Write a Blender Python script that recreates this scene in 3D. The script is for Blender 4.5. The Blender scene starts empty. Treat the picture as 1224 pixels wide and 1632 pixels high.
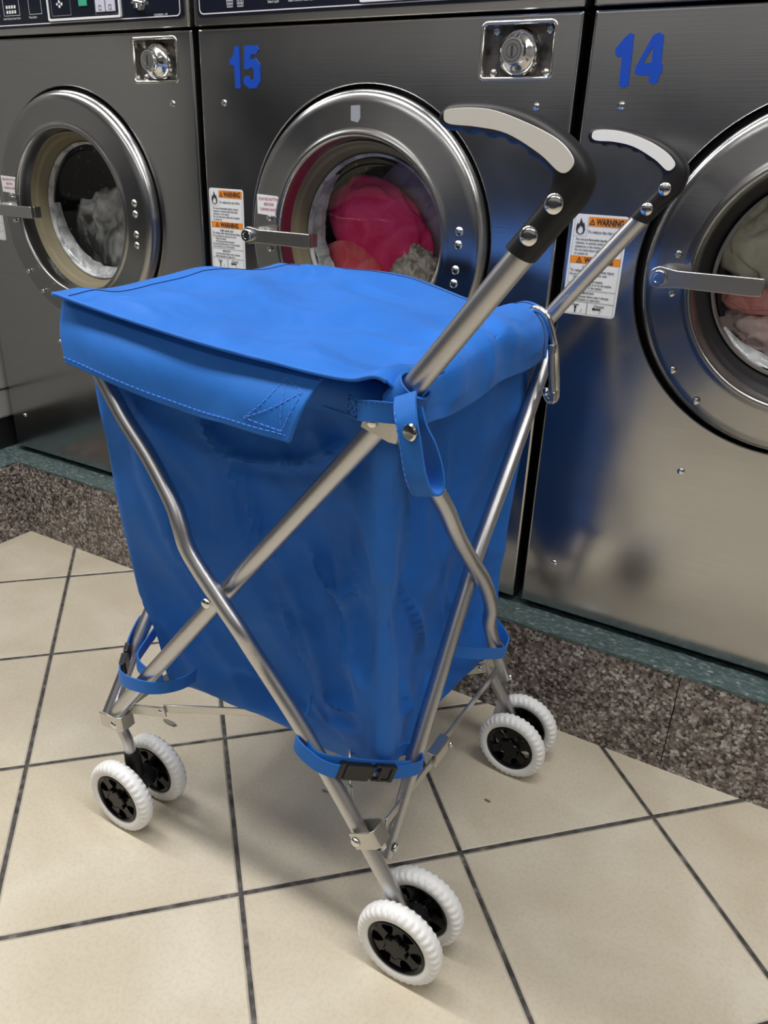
import bpy, bmesh, math, random
from math import sin, cos, pi, sqrt, radians
from mathutils import Vector, Matrix, noise
random.seed(7)
S = bpy.context.scene
COL = S.collection

# ---------------------------------------------------------------- camera, light, exposure
cd = bpy.data.cameras.new('camera'); cam = bpy.data.objects.new('camera', cd); COL.objects.link(cam); S.camera = cam
CR = Vector((0.862868, 0.504133, 0.036176)); CU = Vector((-0.239127, 0.344134, 0.907959)); CF = Vector((-0.445283, 0.7921, -0.417494))
cam.matrix_world = Matrix(((CR.x, CU.x, -CF.x, 1.366738), (CR.y, CU.y, -CF.y, -1.134301), (CR.z, CU.z, -CF.z, 0.887841), (0, 0, 0, 1)))
cd.sensor_fit = 'VERTICAL'; cd.sensor_height = 24.0; cd.lens = 24.0 * 1241.29 / 1632; cd.clip_start = 0.02
S.view_settings.view_transform = 'Standard'; S.view_settings.look = 'None'
S.view_settings.exposure = 0.0; S.view_settings.gamma = 1.0; S.view_settings.use_curve_mapping = False
w = bpy.data.worlds.new('World'); S.world = w; w.use_nodes = True
w.node_tree.nodes['Background'].inputs[0].default_value = (0.85, 0.9, 1, 1); w.node_tree.nodes['Background'].inputs[1].default_value = 0.3

def area(name, loc, sx, sy, power, color=(1.0, 0.98, 0.95)):
    l = bpy.data.lights.new(name, 'AREA'); l.shape = 'RECTANGLE'; l.size = sx; l.size_y = sy; l.energy = power; l.color = color
    o = bpy.data.objects.new(name, l); COL.objects.link(o); o.location = loc; return o
LIGHTS = [(0.1, -.75, 30), (1.6, -.75, 24), (3.1, -.75, 14), (-1.4, -.75, 36), (0.1, -2.4, 8), (1.6, -2.4, 8)]
for lx, ly, lp in LIGHTS:
    area('ceiling_lamp', (lx, ly, 2.54), 1.2, 0.3, lp)

# ---------------------------------------------------------------- helpers
WO = {}
def finish(o, parent, origin):
    po = WO[parent.name] if parent else Vector((0, 0, 0))
    o.location = origin - po
    if parent: o.parent = parent
    WO[o.name] = origin.copy()
def thing(name, label, cat, loc, group=None):
    o = bpy.data.objects.new(name, None); COL.objects.link(o); o.empty_display_size = 0.05
    finish(o, None, Vector(loc)); o['label'] = label; o['category'] = cat
    if group: o['group'] = group
    return o
def tag(o, label=None, cat=None, kind=None, group=None):
    if label: o['label'] = label
    if cat: o['category'] = cat
    if kind: o['kind'] = kind
    if group: o['group'] = group
    return o

class MB:
    def __init__(s): s.v = []; s.f = []; s.mi = []; s.m = 0
    def add(s, vs, fs):
        b = len(s.v); s.v += [Vector(p) for p in vs]; s.f += [tuple(i + b for i in f) for f in fs]; s.mi += [s.m] * len(fs); return s
    def box(s, x0, x1, y0, y1, z0, z1):
        return s.add([(x, y, z) for x in (x0, x1) for y in (y0, y1) for z in (z0, z1)],
              [(0, 1, 3, 2), (4, 6, 7, 5), (0, 4, 5, 1), (2, 3, 7, 6), (0, 2, 6, 4), (1, 5, 7, 3)])
    def grid(s, G, closeu=False, closev=False):
        n = len(G); m = len(G[0]); vs = [p for r in G for p in r]; fs = []
        for i in range(n if closeu else n - 1):
            for j in range(m if closev else m - 1):
                a = i * m + j; b = ((i + 1) % n) * m + j; c = ((i + 1) % n) * m + (j + 1) % m; d = i * m + (j + 1) % m
                fs.append((a, b, c, d))
        return s.add(vs, fs)
    def tube(s, pts, r, n=16, cap=True, flat=None):
        P = [Vector(p) for p in pts]; R_ = r if hasattr(r, '__len__') else [r] * len(P)
        T = [(P[min(i + 1, len(P) - 1)] - P[max(i - 1, 0)]).normalized() for i in range(len(P))]
        u = T[0].cross(Vector((0, 0, 1)));
        if u.length < .1: u = T[0].cross(Vector((0, 1, 0)))
        u.normalize(); G = []
        for i, p in enumerate(P):
            u = (u - T[i] * u.dot(T[i])).normalized(); v = T[i].cross(u)
            G.append([p + (u * cos(2 * pi * k / n) + v * sin(2 * pi * k / n)) * R_[i] for k in range(n)])
        b = len(s.v); s.grid(G, closev=True)
        if cap:
            s.f.append(tuple(b + k for k in range(n))[::-1]); s.mi.append(s.m)
            s.f.append(tuple(b + (len(P) - 1) * n + k for k in range(n))); s.mi.append(s.m)
        return s
    def ring(s, pts, r, n=10):
        P = [Vector(p) for p in pts]; N = len(P); G = []; u = None
        for i in range(N):
            T = (P[(i + 1) % N] - P[i - 1]).normalized()
            if u is None: u = T.cross(Vector((0.3, 0.5, 0.8))).normalized(); 
            u = (u - T * u.dot(T)).normalized(); v = T.cross(u)
            G.append([P[i] + (u * cos(2 * pi * k / n) + v * sin(2 * pi * k / n)) * r for k in range(n)])
        return s.grid(G, closeu=True, closev=True)
    def lathe(s, prof, c, axis=(0, -1, 0), n=64, capend=False):
        # prof = [(radius, height along axis)]
        a = Vector(axis).normalized(); u = a.cross(Vector((0, 0, 1)));
        if u.length < .1: u = Vector((1, 0, 0))
        u.normalize(); v = a.cross(u); c = Vector(c)
        G = [[c + a * h + (u * cos(2 * pi * k / n) + v * sin(2 * pi * k / n)) * max(r, 1e-5) for k in range(n)] for r, h in prof]
        s.grid(G, closev=True); return s
    def disc(s, c, r, axis, n=24, dome=0.0):
        k = 5 if dome else 1
        prof = [(r * cos(i / k * pi / 2), dome * sin(i / k * pi / 2)) for i in range(k + 1)] if dome else [(r, 0), (0, 0)]
        return s.lathe(prof, c, axis, n)
    def ribbon(s, pts, wv, width, th=0.0015):
        # band following pts, wv = width direction(s)
        P = [Vector(p) for p in pts]; n = len(P); W = [Vector(x).normalized() for x in (wv if hasattr(wv[0], '__len__') else [wv] * n)]
        G = []
        for i, p in enumerate(P):
            T = (P[min(i + 1, n - 1)] - P[max(i - 1, 0)]).normalized(); ww = (W[i] - T * W[i].dot(T)).normalized(); N = T.cross(ww)
            h = width / 2
            G.append([p + ww * h + N * th / 2, p - ww * h + N * th / 2, p - ww * h - N * th / 2, p + ww * h - N * th / 2])
        b = len(s.v); s.grid(G, closev=True)
        for q in ((b, b + 1, b + 2, b + 3), tuple(b + 4 * (n - 1) + k for k in (3, 2, 1, 0))): s.f.append(q); s.mi.append(s.m)
        return s
    def extr(s, poly, y0, y1, closed=True):
        # polygon in (x,z), prism between y0 (front) and y1
        n = len(poly); tris = tri_fill([poly])
        for (vs, fs) in (tris,):
            s.add([(x, y0, z) for x, z in vs], fs); s.add([(x, y1, z) for x, z in vs], [f[::-1] for f in fs])
        s.add([(x, y0, z) for x, z in poly] + [(x, y1, z) for x, z in poly], [(i, (i + 1) % n, (i + 1) % n + n, i + n) for i in range(n)])
        return s
    def build(s, name, mats, parent=None, smooth=True, label=None, origin=None, solid=0, sharp=35, bevel=0, norm=True, flatn=False):
        if not hasattr(mats, '__len__'): mats = [mats]
        lo = Vector((min(p[k] for p in s.v) for k in range(3))); hi = Vector((max(p[k] for p in s.v) for k in range(3)))
        og = Vector(origin) if origin is not None else Vector(((lo.x + hi.x) / 2, (lo.y + hi.y) / 2, lo.z))
        me = bpy.data.meshes.new(name); me.from_pydata([p - og for p in s.v], [], s.f)
        for m in mats: me.materials.append(m)
        for p, k in zip(me.polygons, s.mi): p.material_index = k
        bm = bmesh.new(); bm.from_mesh(me); bmesh.ops.remove_doubles(bm, verts=bm.verts, dist=1e-6)
        if norm: bmesh.ops.recalc_face_normals(bm, faces=bm.faces)
        bm.to_mesh(me); bm.free()
        if smooth:
            for p in me.polygons: p.use_smooth = True
            if sharp: me.set_sharp_from_angle(angle=radians(sharp))
            if flatn:
                for p in me.polygons:
                    if abs(p.normal.y) > .9999: p.use_smooth = False
        o = bpy.data.objects.new(name, me); COL.objects.link(o); finish(o, parent, og)
        if solid:
            md = o.modifiers.new('thickness', 'SOLIDIFY'); md.thickness = abs(solid); md.offset = 0
        if bevel:
            md = o.modifiers.new('edge', 'BEVEL'); md.width = bevel; md.segments = 2; md.limit_method = 'ANGLE'; md.angle_limit = radians(40)
        if label: o['label'] = label
        return o

def tri_fill(loops):
    bm = bmesh.new(); es = []
    for lp in loops:
        vs = [bm.verts.new((x, z, 0)) for x, z in lp]
        es += [bm.edges.new((vs[i], vs[(i + 1) % len(vs)])) for i in range(len(vs))]
    bmesh.ops.triangle_fill(bm, use_beauty=True, use_dissolve=False, edges=es, normal=(0, 0, 1))
    bm.verts.index_update(); V = [(v.co.x, v.co.y) for v in bm.verts]; F = [tuple(v.index for v in f.verts) for f in bm.faces]; bm.free()
    return V, F
def catmull(P, n, closed=False):
    P = [Vector(p) for p in P]; out = []; N = len(P)
    segs = N if closed else N - 1
    for i in range(segs):
        if closed: p0, p1, p2, p3 = P[i - 1], P[i], P[(i + 1) % N], P[(i + 2) % N]
        else:
            p1, p2 = P[i], P[i + 1]; p0 = P[i - 1] if i else p1 * 2 - p2; p3 = P[i + 2] if i + 2 < N else p2 * 2 - p1
        for k in range(n):
            t = k / n; t2 = t * t; t3 = t2 * t
            out.append(0.5 * ((2 * p1) + (p2 - p0) * t + (2 * p0 - 5 * p1 + 4 * p2 - p3) * t2 + (3 * p1 - p0 - 3 * p2 + p3) * t3))
    if not closed: out.append(P[-1])
    return out
def surf(ctrl, nu, nv):
    rows = [catmull(r, nu) for r in ctrl]; m = len(rows[0])
    cols = [catmull([r[j] for r in rows], nv) for j in range(m)]
    return [[cols[j][i] for j in range(m)] for i in range(len(cols[0]))]
def rrect(x0, x1, z0, z1, r, n=5):
    o = []
    for cx, cz, a in ((x1 - r, z0 + r, -90), (x1 - r, z1 - r, 0), (x0 + r, z1 - r, 90), (x0 + r, z0 + r, 180)):
        o += [(cx + r * cos(radians(a + 90 * k / n)), cz + r * sin(radians(a + 90 * k / n))) for k in range(n + 1)]
    return o
def circ(cx, cz, r, n=96): return [(cx + r * cos(2 * pi * k / n), cz + r * sin(2 * pi * k / n)) for k in range(n)]

def text_mb(mb, txt, x, z, size, y, width=None, bold=0.0, align='LEFT', th=0.0):
    c = bpy.data.curves.new('t', 'FONT'); c.body = txt; c.size = size; c.offset = bold; c.align_x = align; c.resolution_u = 3; c.space_line = .95
    o = bpy.data.objects.new('t', c); COL.objects.link(o); bpy.context.view_layer.update()
    me = bpy.data.meshes.new_from_object(o.evaluated_get(bpy.context.evaluated_depsgraph_get()))
    xs = [v.co.x for v in me.vertices] or [0]; k = 1.0
    if width and max(xs) - min(xs) > 0: k = width / (max(xs) - min(xs))
    b = len(mb.v); mb.add([(x + v.co.x * k, y, z + v.co.y) for v in me.vertices], [tuple(p.vertices) for p in me.polygons])
    bpy.data.objects.remove(o); bpy.data.curves.remove(c); bpy.data.meshes.remove(me)

# ---------------------------------------------------------------- materials
def new_mat(name):
    m = bpy.data.materials.new(name); m.use_nodes = True; nt = m.node_tree; return m, nt, nt.nodes['Principled BSDF']
def plain(name, col, rough=.5, metal=0, **k):
    m, nt, b = new_mat(name); b.inputs['Base Color'].default_value = (*col, 1); b.inputs['Roughness'].default_value = rough; b.inputs['Metallic'].default_value = metal
    for a, v in k.items(): b.inputs[a.replace('_', ' ')].default_value = v
    return m
def N(nt, t, **k):
    n = nt.nodes.new(t)
    for a, v in k.items(): setattr(n, a, v)
    return n
def ramp(nt, stops):
    r = N(nt, 'ShaderNodeValToRGB'); e = r.color_ramp.elements
    e[0].position, e[0].color = stops[0][0], (*stops[0][1], 1); e[1].position, e[1].color = stops[-1][0], (*stops[-1][1], 1)
    for p, c in stops[1:-1]: x = e.new(p); x.color = (*c, 1)
    return r
def steel(name, col, rough, brush=0.25, scale=(6, 6, 500), bstr=.04, smudge=.12):
    m, nt, b = new_mat(name); L = nt.links.new
    tc = N(nt, 'ShaderNodeTexCoord'); mp = N(nt, 'ShaderNodeMapping'); mp.inputs['Scale'].default_value = scale
    nz = N(nt, 'ShaderNodeTexNoise'); nz.inputs['Scale'].default_value = 1; nz.inputs['Detail'].default_value = 3
    L(tc.outputs['Object'], mp.inputs[0]); L(mp.outputs[0], nz.inputs['Vector'])
    n2 = N(nt, 'ShaderNodeTexNoise'); n2.inputs['Scale'].default_value = 5; n2.inputs['Detail'].default_value = 6; L(tc.outputs['Object'], n2.inputs['Vector'])
    mr = N(nt, 'ShaderNodeMapRange'); mr.inputs[1].default_value = .3; mr.inputs[2].default_value = .7; mr.inputs[3].default_value = rough - smudge / 2; mr.inputs[4].default_value = rough + smudge / 2
    L(n2.outputs[0], mr.inputs[0]); L(mr.outputs[0], b.inputs['Roughness'])
    b.inputs['Metallic'].default_value = 1
    rp = ramp(nt, [(.3, tuple(c * (1 - brush) for c in col)), (.7, tuple(min(1, c * (1 + brush)) for c in col))]); L(nz.outputs[0], rp.inputs[0]); L(rp.outputs[0], b.inputs['Base Color'])
    bp = N(nt, 'ShaderNodeBump'); bp.inputs['Strength'].default_value = bstr; bp.inputs['Distance'].default_value = .002; L(nz.outputs[0], bp.inputs['Height'])
    n3 = N(nt, 'ShaderNodeTexNoise'); n3.inputs['Scale'].default_value = 3.5; n3.inputs['Detail'].default_value = 1; L(tc.outputs['Object'], n3.inputs['Vector'])
    b2 = N(nt, 'ShaderNodeBump'); b2.inputs['Strength'].default_value = .12; b2.inputs['Distance'].default_value = .02; L(n3.outputs[0], b2.inputs['Height'])
    L(b2.outputs[0], bp.inputs['Normal']); L(bp.outputs[0], b.inputs['Normal']); return m
M = {}
M['steel'] = steel('brushed_steel_panel', (.50, .50, .505), .20, brush=.03, bstr=.018)
M['door_steel'] = steel('brushed_steel_door', (.37, .37, .375), .23, brush=.03, bstr=.015, scale=(6, 6, 300))
M['trim_steel'] = steel('satin_trim_steel', (.62, .60, .57), .22, brush=.05)
M['chrome'] = plain('chrome', (.78, .78, .78), .12, 1)
M['cast'] = plain('cast_metal', (.55, .55, .55), .28, 1)
M['tube'] = steel('satin_tube', (.58, .58, .60), .34, brush=.03, bstr=.0, smudge=.05)
M['galv'] = plain('zinc_bracket', (.62, .61, .58), .35, 1)
M['black'] = plain('black_plastic', (.012, .012, .013), .35)
M['gloss_black'] = plain('gloss_black_plastic', (.004, .004, .005), .18, Specular_IOR_Level=.25)
M['rubber'] = plain('black_rubber', (.011, .011, .013), .46, Specular_IOR_Level=.35)
M['tan_rubber'] = plain('tan_door_gasket', (.20, .175, .11), .45)
M['dark'] = plain('dark_cabinet', (.012, .012, .014), .6)
M['white_pl'] = plain('white_handle_inlay', (.86, .85, .82), .38)
M['tag'] = plain('sticker_white', (.76, .78, .82), .45)
M['orange'] = plain('warning_orange', (.80, .25, .02), .5)
M['ink'] = plain('ink_black', (.02, .02, .025), .6)
M['red_ink'] = plain('ink_faded_red', (.50, .13, .16), .6)
M['white_ink'] = plain('ink_white', (.72, .72, .74), .5)
M['grey_ink'] = plain('ink_grey', (.30, .31, .33), .5)
M['num'] = plain('blue_vinyl', (.0, .055, .42), .45)
M['navy'] = plain('control_panel_navy', (.006, .008, .018), .25)
M['green_led'] = plain('green_display', (.05, .35, .22), .4)
M['lilac'] = plain('button_lilac', (.55, .56, .66), .4)
M['tape'] = plain('grey_tape', (.32, .33, .36), .5)
M['thread_dark'] = plain('navy_thread', (.005, .015, .09), .8)
M['thread'] = plain('light_blue_thread', (.10, .27, .80), .8)
M['grey_paint'] = plain('grey_painted_steel', (.30, .30, .29), .4)
M['wall'] = plain('wall_paint', (.36, .36, .37), .8)
M['ceil'] = plain('ceiling_paint', (.62, .62, .60), .9)
M['slate'] = plain('slate_paint', (.045, .048, .06), .7)
M['dark_band'] = plain('dark_reflection_band', (.028, .032, .045), .45)  # for the added band that the steel fronts mirror
M['lint'] = plain('grey_lint', (.22, .2, .18), .9)

def granite():
    m, nt, b = new_mat('speckled_granite'); L = nt.links.new; tc = N(nt, 'ShaderNodeTexCoord')
    v = N(nt, 'ShaderNodeTexVoronoi'); v.inputs['Scale'].default_value = 210; L(tc.outputs['Object'], v.inputs['Vector'])
    n = N(nt, 'ShaderNodeTexNoise'); n.inputs['Scale'].default_value = 75; n.inputs['Detail'].default_value = 8; n.inputs['Roughness'].default_value = .72; L(tc.outputs['Object'], n.inputs['Vector'])
    ad = N(nt, 'ShaderNodeMixRGB'); ad.inputs[0].default_value = .38; L(n.outputs[0], ad.inputs[1]); L(v.outputs['Color'], ad.inputs[2])
    bw = N(nt, 'ShaderNodeRGBToBW'); L(ad.outputs[0], bw.inputs[0])
    r = ramp(nt, [(.34, (.022, .019, .019)), (.43, (.10, .080, .072)), (.51, (.19, .155, .138)), (.59, (.31, .28, .26)), (.68, (.55, .54, .52))]); L(bw.outputs[0], r.inputs[0]); L(r.outputs[0], b.inputs['Base Color'])
    b.inputs['Roughness'].default_value = .33; return m
M['granite'] = granite()
def mortar():
    m, nt, b = new_mat('green_mortar_ledge'); L = nt.links.new; tc = N(nt, 'ShaderNodeTexCoord'); mp = N(nt, 'ShaderNodeMapping'); mp.inputs['Scale'].default_value = (.6, 1, 1); L(tc.outputs['Object'], mp.inputs[0])
    n = N(nt, 'ShaderNodeTexNoise'); n.inputs['Scale'].default_value = 150; n.inputs['Detail'].default_value = 9; n.inputs['Roughness'].default_value = .75; L(mp.outputs[0], n.inputs['Vector'])
    r = ramp(nt, [(.3, (.03, .055, .055)), (.48, (.065, .11, .108)), (.57, (.12, .17, .17)), (.66, (.50, .53, .53))]); L(n.outputs[0], r.inputs[0]); L(r.outputs[0], b.inputs['Base Color'])
    bp = N(nt, 'ShaderNodeBump'); bp.inputs['Strength'].default_value = .9; bp.inputs['Distance'].default_value = .004; L(n.outputs[0], bp.inputs['Height']); L(bp.outputs[0], b.inputs['Normal'])
    b.inputs['Roughness'].default_value = .35; return m
M['mortar'] = mortar()
def tiles():
    m, nt, b = new_mat('beige_floor_tiles'); L = nt.links.new; tc = N(nt, 'ShaderNodeTexCoord')
    sub = N(nt, 'ShaderNodeVectorMath', operation='SUBTRACT'); sub.inputs[1].default_value = (0.010398, -0.155192, 0); L(tc.outputs['Object'], sub.inputs[0])
    rot = N(nt, 'ShaderNodeVectorRotate', rotation_type='Z_AXIS'); rot.inputs['Angle'].default_value = -0.778886; L(sub.outputs[0], rot.inputs['Vector'])
    sc = N(nt, 'ShaderNodeVectorMath', operation='SCALE'); sc.inputs['Scale'].default_value = 1 / 0.3048; L(rot.outputs[0], sc.inputs[0])
    wob = N(nt, 'ShaderNodeTexNoise'); wob.inputs['Scale'].default_value = 25; L(tc.outputs['Object'], wob.inputs['Vector'])
    fr = N(nt, 'ShaderNodeVectorMath', operation='FRACTION'); L(sc.outputs[0], fr.inputs[0])
    hf = N(nt, 'ShaderNodeVectorMath', operation='SUBTRACT'); hf.inputs[1].default_value = (.5, .5, 0); L(fr.outputs[0], hf.inputs[0])
    ab = N(nt, 'ShaderNodeVectorMath', operation='ABSOLUTE'); L(hf.outputs[0], ab.inputs[0])
    sp = N(nt, 'ShaderNodeSeparateXYZ'); L(ab.outputs[0], sp.inputs[0])
    mx = N(nt, 'ShaderNodeMath', operation='MAXIMUM'); L(sp.outputs[0], mx.inputs[0]); L(sp.outputs[1], mx.inputs[1])
    wm = N(nt, 'ShaderNodeMath', operation='MULTIPLY_ADD'); wm.inputs[1].default_value = .004; wm.inputs[2].default_value = -.002; L(wob.outputs[0], wm.inputs[0])
    d = N(nt, 'ShaderNodeMath', operation='ADD'); L(mx.outputs[0], d.inputs[0]); L(wm.outputs[0], d.inputs[1])
    g = N(nt, 'ShaderNodeMapRange'); g.inputs[1].default_value = .4885; g.inputs[2].default_value = .4905; L(d.outputs[0], g.inputs[0])
    eg = N(nt, 'ShaderNodeMapRange'); eg.inputs[1].default_value = .474; eg.inputs[2].default_value = .486; L(d.outputs[0], eg.inputs[0])
    fl = N(nt, 'ShaderNodeVectorMath', operation='FLOOR'); L(sc.outputs[0], fl.inputs[0]); wn = N(nt, 'ShaderNodeTexWhiteNoise'); L(fl.outputs[0], wn.inputs['Vector'])
    # mottled cloudy glaze, different on every tile
    of = N(nt, 'ShaderNodeVectorMath', operation='MULTIPLY_ADD'); of.inputs[1].default_value = (7, 7, 7); L(wn.outputs['Color'], of.inputs[0]); L(tc.outputs['Object'], of.inputs[2])
    n1 = N(nt, 'ShaderNodeTexNoise'); n1.inputs['Scale'].default_value = 7; n1.inputs['Detail'].default_value = 6; n1.inputs['Distortion'].default_value = .6; L(of.outputs[0], n1.inputs['Vector'])
    n2 = N(nt, 'ShaderNodeTexNoise'); n2.inputs['Scale'].default_value = 190; n2.inputs['Detail'].default_value = 5; L(tc.outputs['Object'], n2.inputs['Vector'])
    r1 = ramp(nt, [(.3, (.56, .49, .375)), (.5, (.61, .545, .43)), (.7, (.67, .615, .50))]); L(n1.outputs[0], r1.inputs[0])
    r2 = ramp(nt, [(.3, (.80, .79, .77)), (.55, (1, 1, 1)), (.75, (1.0, 1.0, 1.0))]); L(n2.outputs[0], r2.inputs[0])
    mu = N(nt, 'ShaderNodeMixRGB', blend_type='MULTIPLY'); mu.inputs[0].default_value = .45; L(r1.outputs[0], mu.inputs[1]); L(r2.outputs[0], mu.inputs[2])
    ed = N(nt, 'ShaderNodeMixRGB'); ed.inputs[2].default_value = (.62, .57, .47, 1); egm = N(nt, 'ShaderNodeMath', operation='MULTIPLY'); egm.inputs[1].default_value = .45; L(eg.outputs[0], egm.inputs[0]); L(egm.outputs[0], ed.inputs[0]); L(mu.outputs[0], ed.inputs[1])
    n3 = N(nt, 'ShaderNodeTexNoise'); n3.inputs['Scale'].default_value = 60; n3.inputs['Detail'].default_value = 4; L(tc.outputs['Object'], n3.inputs['Vector'])
    rg = ramp(nt, [(.35, (.03, .028, .027)), (.6, (.10, .09, .085)), (.72, (.22, .20, .18))]); L(n3.outputs[0], rg.inputs[0])
    fi = N(nt, 'ShaderNodeMixRGB'); L(g.outputs[0], fi.inputs[0]); L(ed.outputs[0], fi.inputs[1]); L(rg.outputs[0], fi.inputs[2]); L(fi.outputs[0], b.inputs['Base Color'])
    rr = N(nt, 'ShaderNodeMapRange'); rr.inputs[3].default_value = .36; rr.inputs[4].default_value = .8; L(g.outputs[0], rr.inputs[0]); L(rr.outputs[0], b.inputs['Roughness'])
    hh = N(nt, 'ShaderNodeMapRange'); hh.inputs[1].default_value = .482; hh.inputs[2].default_value = .4895; hh.inputs[3].default_value = 1; hh.inputs[4].default_value = 0; L(d.outputs[0], hh.inputs[0])
    bp = N(nt, 'ShaderNodeBump'); bp.inputs['Strength'].default_value = .8; bp.inputs['Distance'].default_value = .0025; L(hh.outputs[0], bp.inputs['Height'])
    b2 = N(nt, 'ShaderNodeBump'); b2.inputs['Strength'].default_value = .15; b2.inputs['Distance'].default_value = .001; L(n2.outputs[0], b2.inputs['Height']); L(bp.outputs[0], b2.inputs['Normal']); L(b2.outputs[0], b.inputs['Normal'])
    return m
M['tiles'] = tiles()
def fabric(name, col, wr=.35, scale=1100):
    m, nt, b = new_mat(name); L = nt.links.new; tc = N(nt, 'ShaderNodeTexCoord')
    mp = N(nt, 'ShaderNodeMapping'); mp.inputs['Rotation'].default_value = (0.5, .6, .7); L(tc.outputs['Object'], mp.inputs[0])
    mp.inputs['Scale'].default_value = (1, 1.6, .8); wv = N(nt, 'ShaderNodeTexNoise'); wv.inputs['Scale'].default_value = scale * .75; wv.inputs['Detail'].default_value = 1; L(mp.outputs[0], wv.inputs['Vector'])
    n = N(nt, 'ShaderNodeTexNoise'); n.inputs['Scale'].default_value = 12; n.inputs['Detail'].default_value = 5; L(tc.outputs['Object'], n.inputs['Vector'])
    r = ramp(nt, [(.25, tuple(c * .88 for c in col)), (.75, tuple(c * 1.1 for c in col))]); L(n.outputs[0], r.inputs[0])
    mu = N(nt, 'ShaderNodeMixRGB', blend_type='MULTIPLY'); mu.inputs[0].default_value = .25; L(r.outputs[0], mu.inputs[1]); L(wv.outputs[0], mu.inputs[2]); L(mu.outputs[0], b.inputs['Base Color'])
    bp = N(nt, 'ShaderNodeBump'); bp.inputs['Strength'].default_value = .25; bp.inputs['Distance'].default_value = .0006; L(wv.outputs[0], bp.inputs['Height'])
    n2 = N(nt, 'ShaderNodeTexNoise'); n2.inputs['Scale'].default_value = 9; n2.inputs['Detail'].default_value = 2; n2.inputs['Distortion'].default_value = .8; L(tc.outputs['Object'], n2.inputs['Vector'])
    b2 = N(nt, 'ShaderNodeBump'); b2.inputs['Strength'].default_value = wr * 1.6; b2.inputs['Distance'].default_value = .02; L(n2.outputs[0], b2.inputs['Height']); L(b2.outputs[0], bp.inputs['Normal']); L(bp.outputs[0], b.inputs['Normal'])
    b.inputs['Roughness'].default_value = .62; b.inputs['Sheen Weight'].default_value = .15; b.inputs['Sheen Tint'].default_value = (.4, .6, 1, 1); b.inputs['Specular IOR Level'].default_value = .35
    return m
M['blue'] = fabric('blue_canvas', (.012, .165, .66))
M['strap'] = fabric('blue_webbing', (.014, .17, .64), wr=.1, scale=1500)
def glass():
    m = bpy.data.materials.new('door_glass'); m.use_nodes = True; nt = m.node_tree; nt.nodes.clear(); L = nt.links.new
    o = N(nt, 'ShaderNodeOutputMaterial'); mx = N(nt, 'ShaderNodeMixShader'); t = N(nt, 'ShaderNodeBsdfTransparent'); t.inputs[0].default_value = (.93, .94, .93, 1)
    g = N(nt, 'ShaderNodeBsdfGlossy'); g.inputs['Roughness'].default_value = .03; lw = N(nt, 'ShaderNodeLayerWeight'); lw.inputs[0].default_value = .5; pw = N(nt, 'ShaderNodeMath', operation='POWER'); pw.inputs[1].default_value = 4.0; L(lw.outputs['Facing'], pw.inputs[0]); f = N(nt, 'ShaderNodeMath', operation='MULTIPLY_ADD'); f.inputs[1].default_value = .8; f.inputs[2].default_value = .045; L(pw.outputs[0], f.inputs[0])
    L(f.outputs[0], mx.inputs[0]); L(t.outputs[0], mx.inputs[1]); L(g.outputs[0], mx.inputs[2]); L(mx.outputs[0], o.inputs[0]); return m
M['glass'] = glass()
def cloth(name, c1, c2, rough=.8, sc=18, emi=0, wet=0):
    m, nt, b = new_mat(name); L = nt.links.new; tc = N(nt, 'ShaderNodeTexCoord')
    n = N(nt, 'ShaderNodeTexNoise'); n.inputs['Scale'].default_value = sc; n.inputs['Detail'].default_value = 6; n.inputs['Distortion'].default_value = 1.2; L(tc.outputs['Object'], n.inputs['Vector'])
    r = ramp(nt, [(.40, c1), (.60, c2)]); L(n.outputs[0], r.inputs[0]); L(r.outputs[0], b.inputs['Base Color']); b.inputs['Roughness'].default_value = rough
    bp = N(nt, 'ShaderNodeBump'); bp.inputs['Strength'].default_value = .5; bp.inputs['Distance'].default_value = .006; L(n.outputs[0], bp.inputs['Height']); L(bp.outputs[0], b.inputs['Normal']); return m
M['crimson'] = cloth('crimson_cloth', (.85, .02, .16), (1.0, .08, .27)); M['coral'] = cloth('coral_cloth', (.95, .11, .15), (1.0, .24, .27))
M['plum'] = cloth('plum_cloth', (.55, .34, .52), (.75, .55, .70)); M['fur'] = cloth('fluffy_cloth', (.34, .30, .25), (.85, .80, .72), sc=60)
M['suds'] = cloth('grey_suds', (.28, .29, .31), (.62, .63, .66), sc=25)
M['wetgrey'] = cloth('wet_grey_cloth', (.05, .055, .06), (.70, .71, .73), sc=13); M['pale'] = cloth('pale_green_cloth', (.60, .61, .53), (.85, .86, .78)); M['pink'] = cloth('dusty_pink_cloth', (.62, .22, .22), (.85, .40, .38))
M['lpink'] = cloth('light_pink_cloth', (.66, .47, .46), (.80, .66, .64)); 
def drum_mat():
    m, nt, b = new_mat('perforated_drum'); L = nt.links.new; tc = N(nt, 'ShaderNodeTexCoord'); v = N(nt, 'ShaderNodeTexVoronoi'); v.inputs['Scale'].default_value = 55; L(tc.outputs['Object'], v.inputs['Vector'])
    r = ramp(nt, [(.14, (.5, .5, .5)), (.2, (.03, .03, .033))]); L(v.outputs['Distance'], r.inputs[0]); L(r.outputs[0], b.inputs['Base Color']); b.inputs['Roughness'].default_value = .45; b.inputs['Metallic'].default_value = .4; return m
M['drum'] = drum_mat()
def eva():
    m, nt, b = new_mat('white_foam_tyre'); b.inputs['Base Color'].default_value = (.88, .88, .88, 1); b.inputs['Roughness'].default_value = .42; b.inputs['Subsurface Weight'].default_value = .05; return m
M['tyre'] = eva()
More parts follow.
